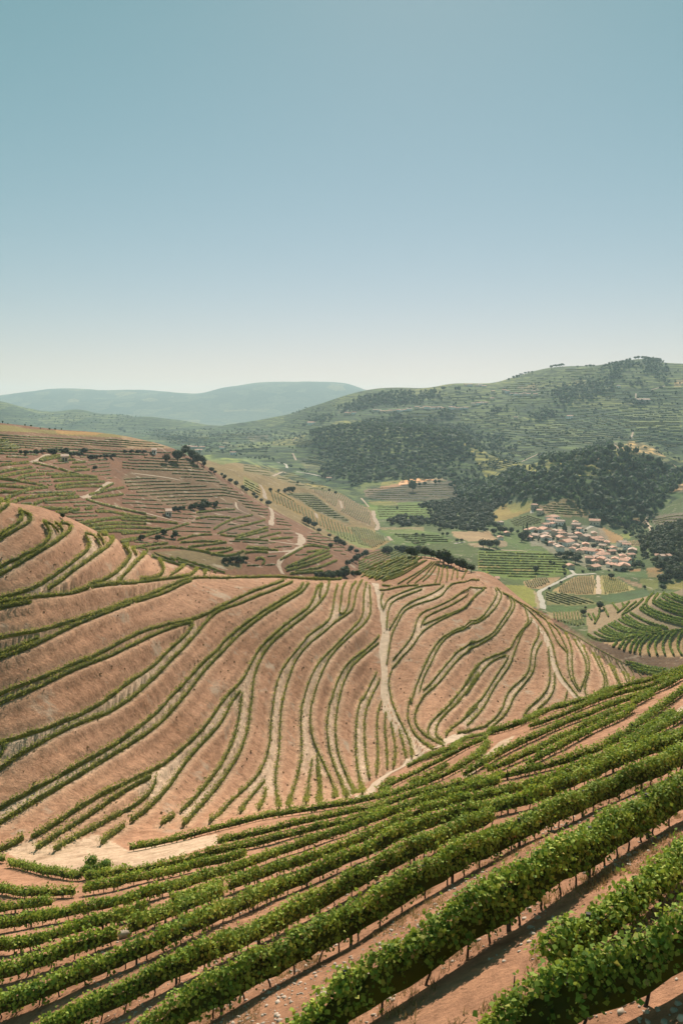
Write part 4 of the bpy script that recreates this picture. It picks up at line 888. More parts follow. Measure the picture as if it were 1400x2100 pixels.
# (place, outline, spacing in photo pixels (or number of true contours if negative), slope across the photo, axis, height, width, material)
BLOCK = [
 ('top field of the brown ridge', 'K 0,180 500,205 900,230 1400,240 1630,330 1400,325 800,315 300,330 0,345', 4.6, .06, 0, .9, 1.0, 'far_vine'),
 ('upper left terraces by the field wall', 'K 0,250 160,280 220,340 0,365', 5.5, -.05, 0, 1.3, 1.3, 'far_vine'),
 ('striped upper flank of the brown hillside', 'L 0,300 360,240 640,280 760,360 900,460 1000,560 780,520 560,480 160,420 0,400', 6.2, .05, 0, .9, .9, 'far_vine'),
 ('striped middle flank of the brown hillside', 'L 0,430 180,440 560,500 780,530 1000,570 1060,620 960,680 700,690 480,760 400,720 300,650 180,620 60,600', 6.8, -.04, 0, .95, 1.0, 'gold_vine'),
 ('right hand flank along the hedged ridge', 'L 900,470 1100,590 1250,690 1400,760 1500,830 1640,930 1560,960 1400,880 1250,800 1100,700 960,640', 5.6, .12, 0, .9, .9, 'gold_vine'),
 ('terraces right of the turning place', 'N 490,680 620,620 760,730 880,800 820,850 720,790 500,750', 5.5, .12, 0, .9, .9, 'gold_vine'),
 ('green hollow behind the rounded terraces', 'B -180,160 150,190 330,240 560,240 600,270 400,320 120,330 0,290', 6.0, .30, 0, 1.25, 1.3, 'hill_vine'),
 ('small hilltop vineyard before the valley', 'E 345,180 480,110 600,100 740,115 760,160 900,180 760,250 640,340 540,370 400,340 330,290', 5.0, -.42, 0, 1.1, 1.0, 'hill_vine'),
 ('orange slope beyond the hedged ridge', 'N 180,310 260,320 440,420 600,490 800,580 1000,670 900,740 700,640 480,510 330,440 190,370', 6.0, .25, 1, 1.2, 1.3, 'far_vine'),
 ('dark green block beyond the hedged ridge', 'N 330,330 520,320 620,370 700,440 860,540 870,580 720,530 600,480 450,380', 4.6, .02, 0, 1.3, 1.6, 'far_vine'),
 ('pale brown block above the valley lane', 'N 520,270 800,330 1050,480 1080,610 900,540 780,470 640,370', 5.0, -.35, 1, 1.2, 1.2, 'far_vine'),
 ('upper rows beyond the hedged ridge', 'N 0,80 350,130 600,240 780,320 500,290 250,200 0,150', 4.5, .12, 0, 1.1, 1.3, 'far_vine'),
 ('curving plot under the far slope', 'N 860,600 1000,610 1150,680 1190,720 1060,780 930,740', 4.5, .45, 1, 1.1, 1.2, 'far_vine'),
 ('orange striped vineyard beside the lane', 'V 605,765 790,650 945,640 975,800 700,790', 3.6, -.18, 1, 1.0, .8, 'gold_vine'),
 ('paler striped vineyard right of the field path', 'V 995,645 1060,640 1130,660 1285,755 1160,780 1005,800', 4.0, .22, 1, 1.0, .9, 'hill_vine'),
 ('small brown vineyard left of the lane', 'V 370,690 480,660 680,655 590,725 520,750 385,745', 4.6, .45, 1, 1.1, 1.1, 'far_vine'),
 ('diagonal green rows below the lane bend', 'V 545,775 690,785 900,830 970,870 760,890 560,880', 4.6, .32, 0, 1.1, 1.2, 'far_vine'),
 ('vineyard by the two dark bushes', 'V 540,945 830,940 870,1000 880,1050 800,1060 640,1020', 6.0, .25, 1, 1.2, 1.1, 'hill_vine'),
 ('dark curved rows above the village', 'V 250,190 420,130 540,190 500,225 300,245', 3.4, .28, 0, 1.2, 1.5, 'far_vine'),
 ('terraces over the top of the village', 'V 500,75 700,10 790,30 830,100 920,120 900,165 800,160 560,145', 4.6, .05, 0, 1.2, 1.4, 'far_vine'),
 ('orange rows beside the village edge', 'V 1230,360 1390,340 1400,400 1250,398', 3.2, .5, 1, 1.0, 1.0, 'gold_vine'),
 ('green field in flat bands before the village', 'V 0,445 570,440 740,540 730,630 370,670 130,640 0,600', 5.4, .03, 0, 1.1, 2.2, 'hill_vine'),
 ('bright field on the valley floor', 'T 130,400 560,400 540,520 130,520', 4.5, .0, 0, 1.0, 2.2, 'gold_vine'),
 ('lower green field on the valley floor', 'T 250,640 600,640 740,700 430,735', 3.6, .05, 0, 1.1, 1.8, 'far_vine'),
 ('grey brown terraces below the wood', 'T 20,300 300,245 760,225 780,350 500,375 300,390 60,360', 4.2, -.02, 0, 1.1, 1.6, 'far_vine'),
 ('dark plot on the slope at the right', 'W 1030,60 1400,10 1400,110 1200,150 1060,140', 5.5, -.08, 0, 1.4, 1.6, 'far_vine'),
 ('plot left of the right hand track', 'W 800,90 980,30 990,120 930,150 850,110', 4.6, .4, 1, 1.2, 1.2, 'gold_vine'),
 ('remaining left part of the brown hillside', 'K 0,400 280,450 640,380 1050,430 1090,640 1190,700 1000,800 1000,960 700,1050 350,930 120,870 0,800', 7.5, -.05, 0, .75, .7, 'far_vine'),
 ('remaining middle part of the brown hillside', 'L 0,300 600,300 1000,560 1250,830 1300,1100 1180,1200 900,1130 250,1150 0,1060', 8.5, .04, 0, .75, .7, 'far_vine'),
 ('remaining lower right part of the brown hillside', 'N 0,500 200,480 500,700 840,820 620,960 340,980 0,930', 9, -.04, 0, .75, .7, 'far_vine'),
 ('remaining top strip of the brown hillside', 'K 0,230 800,310 1640,340 1640,420 900,430 300,430 0,460', 6.0, .03, 0, 1.0, 1.0, 'far_vine'),
 ('remaining slope beyond the hedged ridge', 'N 0,190 130,250 330,330 600,480 800,580 1060,790 900,740 700,640 480,510 180,370 0,300', 5.0, .55, 0, 1.2, 1.2, 'far_vine'),
 ('terraces left of the wood', 'X 0,480 250,420 270,560 230,700 60,620', -22, 0, 0, 2.2, 2.6, 'wood_leaf'),
 ('terraces of the mountain side', 'Y 620,400 1200,430 1400,380 1400,760 1200,700 900,690 400,740 160,720 300,600 500,520', -34, 0, 0, 2.6, 3.0, 'wood_leaf'),
 ('terraces under the pines', 'Y 60,300 430,200 560,290 430,350 280,430 110,440 150,370', -14, 0, 0, 2.4, 3.0, 'wood_leaf'),
 ('terraces under the far hamlet', 'X 450,260 900,250 1250,240 1500,300 1620,350 1480,380 1250,350 900,330 700,285', -10, 0, 0, 2.4, 3.0, 'wood_leaf'),
 ('terraces over the far hamlet', 'X 950,130 1250,110 1480,150 1550,175 1380,215 1000,220', -9, 0, 0, 2.4, 3.0, 'wood_leaf'),
 ('terraces near the summit', 'Y 540,160 830,150 860,230 700,260 560,280', -9, 0, 0, 2.4, 3.0, 'wood_leaf'),
 ('terraces by the grey farm', 'Y 700,300 1400,290 1400,390 1000,420 640,400', -9, 0, 0, 2.4, 3.0, 'wood_leaf'),
 ('terraces in the mountain hollow', 'Y -60,500 60,470 280,520 370,550 150,690 -20,660', -14, 0, 0, 2.4, 3.0, 'wood_leaf'),
 ('terraces of the hazy middle hills', 'L 250,30 1400,30 1400,240 800,230 600,180 430,130', -22, 0, 0, 2.4, 3.4, 'wood_leaf'),
 ('terraces between the woods', 'Y 0,780 150,720 400,760 230,840 80,900 0,880', -10, 0, 0, 2.0, 2.4, 'wood_leaf'),
]
RIGHT = [  # traced rows on the terraces at the right edge
 ('on the fanned lower terraces at the right edge, counted from the left', ['W 640,1490 590,1545', 'W 720,1480 655,1565', 'W 790,1465 735,1520 715,1590', 'W 870,1450 805,1520 785,1605', 'W 960,1435 875,1500 835,1612', 'W 1030,1420 945,1480 902,1560 900,1630', 'W 1110,1410 1025,1480 988,1560 1010,1640', 'W 1180,1400 1105,1460 1072,1540 1100,1640', 'W 1250,1390 1185,1450 1162,1530 1190,1640', 'W 1320,1380 1255,1440 1242,1530 1290,1640', 'W 1390,1375 1345,1440 1332,1540 1380,1640', 'W 1440,1400 1410,1470 1410,1560 1440,1640']),
 ('in the dark green bowl at the right edge, counted from the lowest', ['W 305,1405 400,1460 560,1480 760,1450 900,1425 1100,1395 1400,1350', 'W 380,1385 480,1435 640,1465 780,1445', 'W 430,1355 540,1415 700,1445 850,1425', 'W 500,1315 600,1375 740,1415 900,1412', 'W 540,1290 660,1350 800,1392 960,1402', 'W 610,1260 720,1330 880,1372 1020,1392', 'W 660,1235 790,1300 940,1352 1090,1377', 'W 740,1190 860,1270 1000,1322 1150,1352', 'W 790,1160 920,1230 1060,1290 1220,1332', 'W 470,1340 570,1395 720,1430 860,1418', 'W 575,1275 690,1340 840,1382 990,1398', 'W 700,1210 825,1285 970,1338 1120,1365']),
 ('on the upper right terraces at the right edge, counted from the lowest', ['W 900,1115 1000,1175 1150,1235 1400,1295', 'W 980,1082 1100,1152 1250,1202 1400,1234', 'W 1050,1042 1180,1112 1300,1152 1400,1184', 'W 1080,1022 1200,1082 1400,1142', 'W 1170,978 1280,1042 1400,1088', 'W 1200,952 1300,1002 1400,1038', 'W 1260,937 1400,992', 'W 940,1100 1050,1165 1200,1220 1400,1265', 'W 1110,1005 1240,1062 1400,1112', 'W 1280,960 1400,1012']),
 ('on the rounded nose before the valley field, counted from the left', ['W 310,1170 350,1235', 'W 360,1170 392,1235', 'W 440,1110 430,1190 380,1280', 'W 490,1102 520,1152 540,1200', 'W 590,1052 640,1112 672,1142', 'W 700,1052 722,1092 690,1122', 'W 780,1032 720,1102 640,1162', 'W 860,1032 760,1112 690,1190', 'W 940,1000 880,1062 820,1112 700,1182', 'W 1010,980 960,1052 900,1112', 'W 1060,930 985,1010 975,1080', 'W 1110,940 1062,1002 1050,1040', 'W 1180,930 1160,975']),
 ('on the green strip in the gully below the right terraces, counted downhill', ['W 740,1722 950,1775 1200,1808', 'W 790,1765 950,1805 1160,1840', 'W 830,1800 950,1835 1110,1872', 'W 820,1740 1000,1795 1190,1825']),
]
nrt = 0
for ph, rows in RIGHT:
    for k, s_ in enumerate(rows):
        p = ground_line(s_, .5, 330, 1.2, 5)
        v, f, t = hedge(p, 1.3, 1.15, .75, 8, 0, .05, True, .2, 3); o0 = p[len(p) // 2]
        o = link('vine_row', mesh_np('vine_row', v - o0, f, t), M['vine_leaf']); o.location = o0; nrt += 1
        tag(o, f'{ORD[k]} vine row {ph}', 'vine row', 'vine rows on the terraces at the right edge')
LEFT = ['K 0,490 120,475 280,460', 'K 0,555 150,525 310,505', 'K 0,605 120,575 340,535', 'K 150,630 250,590 430,572', 'K 0,615 140,635 280,655 410,678', 'K 0,685 150,695 330,705', 'K 0,745 170,745', 'K 60,805 180,755 300,715 460,698', 'K 110,855 200,810 330,790 500,770 690,765 720,745', 'K 330,860 420,825 560,810 760,790', 'K 150,875 300,885 450,900 600,905 690,900', 'K 540,935 640,935 760,910', 'K 820,905 890,895',
 'K 320,465 420,485 560,520 700,560 820,598', 'K 830,815 940,850 1080,885 1240,920 1400,953', 'K 960,730 1060,672 1090,662', 'K 860,770 980,740 1100,715 1190,700', 'K 880,800 1050,780 1180,765', 'K 380,440 440,410 560,395 640,388', 'K 400,445 540,415 670,405', 'K 560,445 720,435', 'K 700,465 820,455', 'K 680,505 830,505', 'K 720,540 860,530', 'K 450,575 600,570 760,585 930,600', 'K 500,600 700,590 900,595', 'K 520,640 700,625 940,620', 'K 530,690 680,665 1000,645', 'K 540,712 760,690 980,690',
 'K 700,1060 850,1030 1000,1005 1200,985 1400,995', 'K 730,1090 900,1060 1100,1040 1400,1050', 'K 780,1110 1000,1085 1200,1075 1400,1085', 'K 800,1140 1050,1118 1400,1125', 'K 920,930 1080,935 1220,970', 'K 1160,1215 1340,1180', 'K 0,262 90,255', 'K 0,305 150,290', 'K 0,330 180,310', 'K 0,352 170,352',
 'L 0,810 140,835 330,850', 'L 0,865 200,878 400,890 540,905', 'L 0,940 200,945 380,955', 'L 0,1000 250,985 420,965', 'L 240,1020 420,970 640,905', 'L 0,1085 160,1045 300,1000', 'L 260,1150 440,1130 620,1145 780,1170 960,1215 1100,1195 1170,1165', 'L 100,1140 300,1105 440,1095', 'L 540,1060 700,1020 860,1010', 'L 560,1085 750,1075 960,1075', 'L 640,1130 800,1110 1000,1085', 'L 800,1155 900,1145 1050,1138', 'L 860,1200 1000,1170 1060,1150', 'L 720,800 900,780 1080,768', 'L 710,860 850,840 1040,850', 'L 880,960 960,910 1080,860 1250,825', 'L 920,1000 1060,950 1250,905 1370,870', 'L 940,1010 1060,1030 1200,1000 1400,940', 'L 1090,1050 1200,1020 1400,970', 'L 1080,1060 1200,1055 1400,1068', 'L 1200,1130 1400,1142', 'L 1180,1185 1300,1172 1400,1182',
 'N 130,690 300,650', 'N 220,705 400,690', 'N 490,765 560,758 700,778', 'N 20,775 280,795', 'N 300,870 380,830 480,775', 'N 340,940 480,880 660,790', 'N 360,930 520,860 700,795', 'N 350,960 560,905 720,840', 'N 420,970 600,940 760,880', 'N 380,985 560,972 650,967', 'N 520,810 640,795', 'N 400,925 560,880 700,820', 'N 100,870 150,850 180,880 150,910']
lh = []
for s_ in LEFT:
    p = ground_line(s_, .4, 290, 1.5, 8, 1100)
    if len(p) < 4: continue
    lh.append((float(np.mean(px(s_)[:, 1])), p))
    for u, v in resample(spline(px(s_)), 2.0):
        i = int(round((u - U[0]) / 3)); cc = VV[i]; USED[max(i-1,0):i+2] |= (np.abs(VV[max(i-1,0):i+2] - v) < 3.4) & VIS[max(i-1,0):i+2]
lh.sort(key=lambda q: q[0])
for k, (_, p) in enumerate(lh):
    H = 1.25
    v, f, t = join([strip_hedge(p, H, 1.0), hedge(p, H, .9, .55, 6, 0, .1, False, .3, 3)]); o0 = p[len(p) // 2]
    o = link('vine_row', mesh_np('vine_row', v - o0, f, t), M['hill_vine']); o.location = o0; nrt += 1
    tag(o, f'{ORDN(k)} distinct vine row down the brown hillside at the left, counted from the top', 'vine row', 'vine rows on the brown hillside')
cand = []
for bi, (ph, poly, n, tilt, axis, H, W, mat) in enumerate(BLOCK):
    lines = level_rows(poly, n, tilt, axis, fill=ph.startswith('remaining'))
    for k, p in enumerate(lines):
        d = np.median(p[:, 1]); L = np.linalg.norm(np.diff(p[:, :2], axis=0), axis=1).sum()
        cand.append((L / d * H / d, bi, k, p))
cand.sort(key=lambda c: -c[0])
room = max(0, 298 - nrow - nrt - len(NEAR))
rest = {}; chosen = {}
for r_, (sc, bi, k, p) in enumerate(cand):
    ph, poly, n, tilt, axis, H, W, mat = BLOCK[bi]
    if len(sum(chosen.values(), [])) < room and n > 0: chosen.setdefault(bi, []).append((k, p))
    else: rest.setdefault(random.choice(['wood_leaf', 'far_vine']) if n < 0 else mat, []).append(strip_hedge(p, H, W))
for bi, lst in chosen.items():
    ph, poly, n, tilt, axis, H, W, mat = BLOCK[bi]; lst.sort(key=lambda q: q[0])
    for c, (k, p) in enumerate(lst):
        v, f, t = strip_hedge(p, H, W); o0 = p[len(p) // 2]
        o = link('vine_row', mesh_np('vine_row', v - o0, f, t), M[mat]); o.location = o0
        tag(o, f'{ORD[min(c, 39)]} long row {"from the top" if axis == 0 else "from the left"} in the {ph}', 'vine row', 'long vine rows on the hillside and fields')
VB = []; MIX = list(rest)
for mi_, mat in enumerate(MIX):
    for h_ in rest[mat]: VB.append((h_, mi_))
v, f, t = join([h_ for h_, _ in VB])
mi = np.concatenate([np.full(len(h_[2]), q) for h_, q in VB])
o = link('vine_row_mass', mesh_np('vine_row_mass', v, f, t, mats=[M[q] for q in MIX], mi=mi)); tag(o, 'fine striped vine rows covering the far fields and hillsides', kind='stuff')
# ---------------------------------------------------------------- trees
def ball(n_lat, n_lon, seed, jit=.22):
    r = np.random.default_rng(seed); vs = [(0, 0, -1)]; 
    for i in range(1, n_lat):
        a = math.pi * i / n_lat - math.pi / 2
        for j in range(n_lon):
            b = 2 * math.pi * (j + .5 * (i % 2)) / n_lon; vs.append((math.cos(a) * math.cos(b), math.cos(a) * math.sin(b), math.sin(a)))
    vs.append((0, 0, 1)); v = np.array(vs); v *= (1 + r.uniform(-jit, jit, len(v)))[:, None]
    t3 = [(0, 1 + (j + 1) % n_lon, 1 + j) for j in range(n_lon)]; q4 = []
    for i in range(n_lat - 2):
        for j in range(n_lon):
            a, b = 1 + i * n_lon + j, 1 + i * n_lon + (j + 1) % n_lon; q4.append((a, b, b + n_lon, a + n_lon))
    k = 1 + (n_lat - 2) * n_lon; t3 += [(k + j, k + (j + 1) % n_lon, len(v) - 1) for j in range(n_lon)]
    return v, np.array(t3), np.array(q4)
def crown(kind, seed, nleaf, leaf, few=0):
    """unit-height crown (0..1 up) as lumpy inner masses with leaf clumps around -> verts, faces, tint"""
    r = np.random.default_rng(seed); lobes = []
    if kind == 'round':
        lobes = [((r.uniform(-.2, .2), r.uniform(-.2, .2), r.uniform(.42, .70)), r.uniform(.20, .32)) for _ in range(7)] + [((0, 0, .55), .34)]
    elif kind == 'cypress':
        lobes = [((r.uniform(-.03, .03), r.uniform(-.03, .03), z), .17 - .14 * abs(z - .3)) for z in (.15, .3, .45, .6, .75, .87)]
    elif kind == 'umbrella':
        lobes = [((r.uniform(-.38, .38), r.uniform(-.3, .3), r.uniform(.55, .85)), r.uniform(.15, .24)) for _ in range(8)]
    elif kind == 'conifer':
        lobes = [((r.uniform(-.05, .05), r.uniform(-.05, .05), z), .30 - .27 * z) for z in (.12, .28, .44, .6, .75, .88)]
    else:
        lobes = [((r.uniform(-.5, .5), r.uniform(-.3, .3), r.uniform(.25, .6)), r.uniform(.22, .36)) for _ in range(6)]
    if few: lobes = [(l[0], l[1] * 1.12) for l in lobes[-few:]]
    V = []; T3 = []; Q4 = []; t3 = []; t4 = []; b = 0
    for (c, rad) in lobes:
        v, a3, a4 = ball(3 if few else 4, 5 if few else 6, int(r.integers(1e6))); v = v * rad * .86
        if kind == 'umbrella': v[:, 2] *= .55
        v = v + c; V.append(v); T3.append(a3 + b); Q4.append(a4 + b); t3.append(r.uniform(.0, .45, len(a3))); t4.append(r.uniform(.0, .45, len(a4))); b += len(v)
    w = np.array([l[1] ** 2 for l in lobes]); w /= w.sum(); li = r.choice(len(lobes), nleaf, p=w)
    c = np.array([lobes[i][0] for i in li]); rad = np.array([lobes[i][1] for i in li])
    nm = r.normal(0, 1, (nleaf, 3)); nm[:, 2] = np.abs(nm[:, 2]) * .9 - .15; nm /= np.linalg.norm(nm, axis=1)[:, None]
    off = nm.copy()
    if kind == 'umbrella': off[:, 2] *= .55
    p = c + off * (rad * r.uniform(.8, 1.12, nleaf))[:, None]
    nm = nm + r.normal(0, .45, nm.shape); nm /= np.linalg.norm(nm, axis=1)[:, None]
    a = np.cross(nm, r.normal(0, 1, nm.shape)); a /= np.linalg.norm(a, axis=1)[:, None]; bb = np.cross(nm, a); L = (leaf * r.uniform(.6, 1.3, nleaf))[:, None]
    lv = np.stack([p + a * L * i + bb * L * j + nm * L * k for i, j, k in ((-.6, 0, 0), (0, -.5, .15), (.6, 0, -.05), (0, .5, .15))], 1)
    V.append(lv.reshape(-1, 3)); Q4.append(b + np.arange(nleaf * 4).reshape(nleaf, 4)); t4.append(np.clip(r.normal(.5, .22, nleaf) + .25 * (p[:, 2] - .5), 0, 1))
    return np.vstack(V), [np.vstack(T3), np.vstack(Q4)], np.concatenate(t3 + t4)
def wood(name, label, outline, n, hgt, kinds, mat, d0, d1, nleaf=22, leaf=.17, mind=.6):
    m = np.zeros(VV.shape, bool)
    for s_ in outline: m |= patch_mask(px(s_), d0, d1)
    ii, jj = np.nonzero(m)
    if not len(ii): return
    area = (3.0 / F * D[jj]) * np.gradient(D)[jj]; pk = rng.choice(len(ii), n * 3, p=area / area.sum())
    x = X[ii[pk], jj[pk]] + rng.uniform(-1, 1, n * 3) * D[jj[pk]] * 2 / F + rng.normal(0, hgt * .8, n * 3); y = Y[ii[pk], jj[pk]] + rng.uniform(-.5, .5, n * 3) * np.gradient(D)[jj[pk]]
    h = hgt * rng.uniform(.65, 1.3, n * 3); keep = []; cell = {}
    for i in range(n * 3):
        g = (int(x[i] // (hgt * mind)), int(y[i] // (hgt * mind)))
        if g in cell: continue
        cell[g] = 1; keep.append(i)
        if len(keep) >= n: break
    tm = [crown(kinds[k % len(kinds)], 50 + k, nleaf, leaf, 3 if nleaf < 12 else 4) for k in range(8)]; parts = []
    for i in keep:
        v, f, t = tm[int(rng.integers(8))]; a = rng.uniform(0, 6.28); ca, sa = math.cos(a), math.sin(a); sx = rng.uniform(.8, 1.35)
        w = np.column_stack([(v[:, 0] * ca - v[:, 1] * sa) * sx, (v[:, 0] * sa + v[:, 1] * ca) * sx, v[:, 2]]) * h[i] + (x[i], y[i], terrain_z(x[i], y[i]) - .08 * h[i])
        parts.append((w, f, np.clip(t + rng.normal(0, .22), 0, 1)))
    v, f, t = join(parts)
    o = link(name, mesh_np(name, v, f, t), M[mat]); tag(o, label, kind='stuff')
wood('hill_wood', 'dense dark wood covering the round hill across the valley', ['X 150,390 330,290 520,278 700,285 900,330 1050,360 1250,360 1380,450 1300,600 1180,625 1170,745 870,765 700,735 440,795 400,745 220,735 270,560 180,510'], 1700, 10.5, ['round', 'conifer', 'round'], 'wood_leaf', 1300, 2300, 10, .30, .5)
wood('hamlet_wood', 'dark wood on the slope above the far hamlet', ['X 330,230 500,160 720,120 940,130 1050,105 1040,165 920,210 600,225 450,265 350,250'], 330, 13, ['round', 'conifer'], 'wood_leaf', 1900, 3200, 12, .24)
wood('village_wood', 'dark pine and oak wood behind the village', ['O 940,985 1000,990 1060,965 1080,985 1150,960 1200,950 1262,925 1280,928 1320,940 1350,950 1397,985 1380,1005 1330,1050 1285,1090 1255,1080 1200,1050 1170,1010 1100,1030 1060,1020 990,1040 940,1022', 'O 1105,932 1180,935 1240,905 1262,922 1210,945 1180,960 1120,955', 'V 800,0 1180,0 1150,230 1100,260 950,130 850,110 770,30'], 1000, 11, ['conifer', 'round', 'round'], 'wood_leaf', 850, 1700, 14, .24, .5)
wood('valley_thicket', 'grey green thicket of rounded bushes on the valley floor', ['T 240,545 320,500 450,530 620,540 560,480 560,445 500,430 510,400 620,400 760,370 1180,375 1190,395 1080,450 1000,450 1050,570 990,620 700,610 600,580 250,580'], 520, 6.2, ['bush', 'round'], 'grey_leaf', 800, 1700, 34, .17, .75)
wood('slope_thicket', 'bushy green thicket on the slope at the right edge', ['W 970,390 1040,270 1130,200 1400,130 1400,330 1290,370 1400,400 1400,780 1330,780 1215,800 1230,650 1180,560 1100,500'], 330, 6.0, ['bush', 'round'], 'tree_leaf', 640, 1400, 40, .16)
wood('mountain_wood', 'scattered dark woods on the far mountain side', ['Y 430,350 560,290 700,260 900,290 880,340 650,400 540,430 500,400', 'Y 280,490 470,450 500,500 370,550 300,520', 'Y 0,440 280,465 40,480', 'Y 1120,100 1230,100 1280,200 1270,280 1200,220 1120,190', 'Y 830,150 1000,110 1100,140 960,170 930,260 860,230', 'Y 1000,250 1130,260 1100,280 1020,290', 'Y 1000,430 1040,380 1180,390 1150,420', 'Y 0,640 150,690 60,760 0,780', 'Y 150,730 280,735 250,745 160,745', 'X 80,320 300,290 250,330 100,340', 'L 480,90 600,80 600,110 490,110', 'X 1050,250 1160,260 1150,310 1060,310', 'X 1000,300 1060,300 1060,330 1000,330', 'L 270,0 420,0 400,20 280,20', 'Y 700,240 900,250 880,300 720,300'], 900, 11, ['round', 'conifer'], 'wood_leaf', 1500, 3600, 9, .28)
wood('scattered_trees', 'trees and bushes scattered over the far terraced hills', ['Y 0,330 430,230 640,200 1000,130 1400,150 1400,1000 1200,760 900,700 500,740 200,850 0,900', 'X 0,250 400,200 950,150 1400,90 1400,420 1200,330 700,280 330,290 150,390 230,600 220,720 0,640', 'L 0,0 1640,0 1640,200 1400,240 800,230 560,170 420,120 200,60', 'K 0,0 1400,0 1400,180 700,130 100,80'], 1000, 6.5, ['round', 'bush'], 'wood_leaf', 1300, 5000, 8, .28, 1.5)
wood('bank_weeds', 'dry weeds and low scrub on the banks of the terraced hill', ['O 0,1050 60,1040 330,1160 500,1185 760,1195 980,1175 1150,1295 1310,1395 1190,1440 900,1520 740,1620 560,1650 100,1690 0,1660'], 700, .30, ['bush'], 'straw', 95, 345, 12, .3, 1.0)
wood('hedge_scrub', 'low scrub and hedges along the terraces of the far slopes', ['T 780,180 900,70 1050,60 1000,150 850,210', 'Y 0,780 150,720 200,850 0,900', 'L 1000,260 1200,250 1400,290 1500,310 1400,270 1100,230', 'N 0,30 300,70 420,140 560,160 420,120 200,40', 'V 1150,200 1400,150 1400,330 1250,330', 'W 820,560 1200,600 1180,640 840,620', 'V 330,290 640,340 600,400 400,380'], 260, 4.5, ['bush', 'round'], 'wood_leaf', 600, 2400, 16, .24)
# single trees
def crown_mesh(kind, seed, nleaf, leaf, mat):
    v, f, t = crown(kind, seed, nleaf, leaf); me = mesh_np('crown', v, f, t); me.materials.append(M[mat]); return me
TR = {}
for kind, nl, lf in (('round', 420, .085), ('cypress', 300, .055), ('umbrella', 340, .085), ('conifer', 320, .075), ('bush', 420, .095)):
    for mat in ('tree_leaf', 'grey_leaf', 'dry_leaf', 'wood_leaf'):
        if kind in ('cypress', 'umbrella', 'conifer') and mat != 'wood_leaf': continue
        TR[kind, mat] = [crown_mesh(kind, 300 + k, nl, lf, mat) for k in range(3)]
def trunk_t(kind):
    m = MB()
    if kind == 'umbrella': m.tube([(0, 0, -.06), (.02, 0, .4), (-.01, .01, .8)], [.05, .04, .03], 5); [m.tube([(0, 0, .6), (dx, dy, .82)], [.012, .006], 4) for dx, dy in ((.25, .1), (-.28, .05), (.1, -.2), (-.12, .2))]
    else: m.tube([(0, 0, -.08), (.01, 0, .25), (0, .01, .55)], [.035, .026, .014], 5); [m.tube([(0, 0, .25), (dx, dy, .5)], [.016, .006], 4) for dx, dy in ((.16, .08), (-.15, .1), (.02, -.18))]
    return m.mesh('trunk', M['trunk'], True)
TT = {k: trunk_t(k) for k in ('round', 'cypress', 'umbrella', 'conifer', 'bush')}
def tree(spec, hpx, kind, mat, name, phrase, group, cat='tree', dmin=150, width=1.0):
    """one tree per point; hpx = height in photo pixels; points mark the middle of the crown"""
    pts = px(spec); n = len(pts)
    for k, (u, v) in enumerate(pts):
        hp = hpx[k % len(hpx)] if isinstance(hpx, (list, tuple)) else hpx
        if n > 4 and 'skyline' not in phrase: hp *= random.uniform(.7, 1.3); u += random.uniform(-3.5, 3.5)
        x, y, z = hit(u, v + hp * .5, dmin); h = hp * y / F
        r = empty(name, (x, y, z)); r.rotation_euler = (0, 0, random.uniform(0, 6.28)); s_ = h * random.uniform(.94, 1.06); r.scale = (s_ * width, s_ * width, s_)
        link('crown', random.choice(TR[kind, mat]), None, r); link('trunk', TT[kind], None, r)
        lab = phrase if n == 1 else f'{ORD[k]} {phrase}'
        tag(r, lab, cat, group)
tree('E 560,105 600,98 640,92 680,95 720,100', [14, 17, 15], 'bush', 'tree_leaf', 'hedgerow_bush', 'bush from left in the gap before the hilltop hedge', 'bushes along the hilltop')
tree('E 765,130 800,118 840,118 880,128 920,138 960,150 1000,158 1040,165 1080,180 1110,200 1170,222 1200,232 1235,245 1265,255', [24, 20, 22, 26], 'round', 'tree_leaf', 'hedge_tree', 'dark tree from left in the hedge along the hilltop', 'hedge trees along the hilltop', width=1.25)
tree('E 20,312 70,308 110,300 150,300 190,290 240,285 300,295 340,295', [18, 15, 20], 'bush', 'tree_leaf', 'hilltop_bush', 'olive green bush from left behind the crest hedge', 'bushes behind the crest', width=1.1)
tree('E 255,215 280,200 310,180 340,160 375,145 400,135', [16, 14], 'round', 'grey_leaf', 'hilltop_tree', 'grey green tree going up the notch beside the hilltop vineyard', 'trees in the notch')
tree('E 160,25 195,45 110,72', [14, 13, 12], 'round', 'tree_leaf', 'slope_tree', 'round tree on the slope above the notch', 'trees on the near end of the ridge')
tree('L 425,272', 24, 'round', 'dry_leaf', 'brown_tree', 'russet brown tree at the top of the striped flank', 'trees on the ridge'); tree('L 535,245', 30, 'round', 'tree_leaf', 'ridge_tree', 'tall dark tree right of the russet one on the ridge', 'trees on the ridge')
tree('L 590,210 620,200 645,235 690,245 725,275 765,295 800,330', [24, 26, 18, 20, 22, 17, 13], 'round', 'grey_leaf', 'ridge_tree', 'grey green tree along the ridge to the right of the tall dark one', 'trees on the ridge')
tree('L 860,385 900,410 945,432 985,455 1030,490 1085,520 1150,560 1195,580 1250,625 1300,650 1345,680 1390,705', [10, 11, 9, 12], 'round', 'grey_leaf', 'hedge_tree', 'small tree down the hedged ridge', 'trees of the hedged ridge', width=1.2)
tree('L 505,750 550,750 590,745', [10, 12, 9], 'bush', 'grey_leaf', 'bank_bush', 'grey bush left of the dark clump on the bank', 'bushes on the brown hillside'); tree('L 680,740 730,720 780,705 860,715 890,700', [14, 16, 20, 18, 14], 'bush', 'tree_leaf', 'bank_bush', 'dark bush in the clump at the middle of the hillside', 'bushes on the brown hillside')
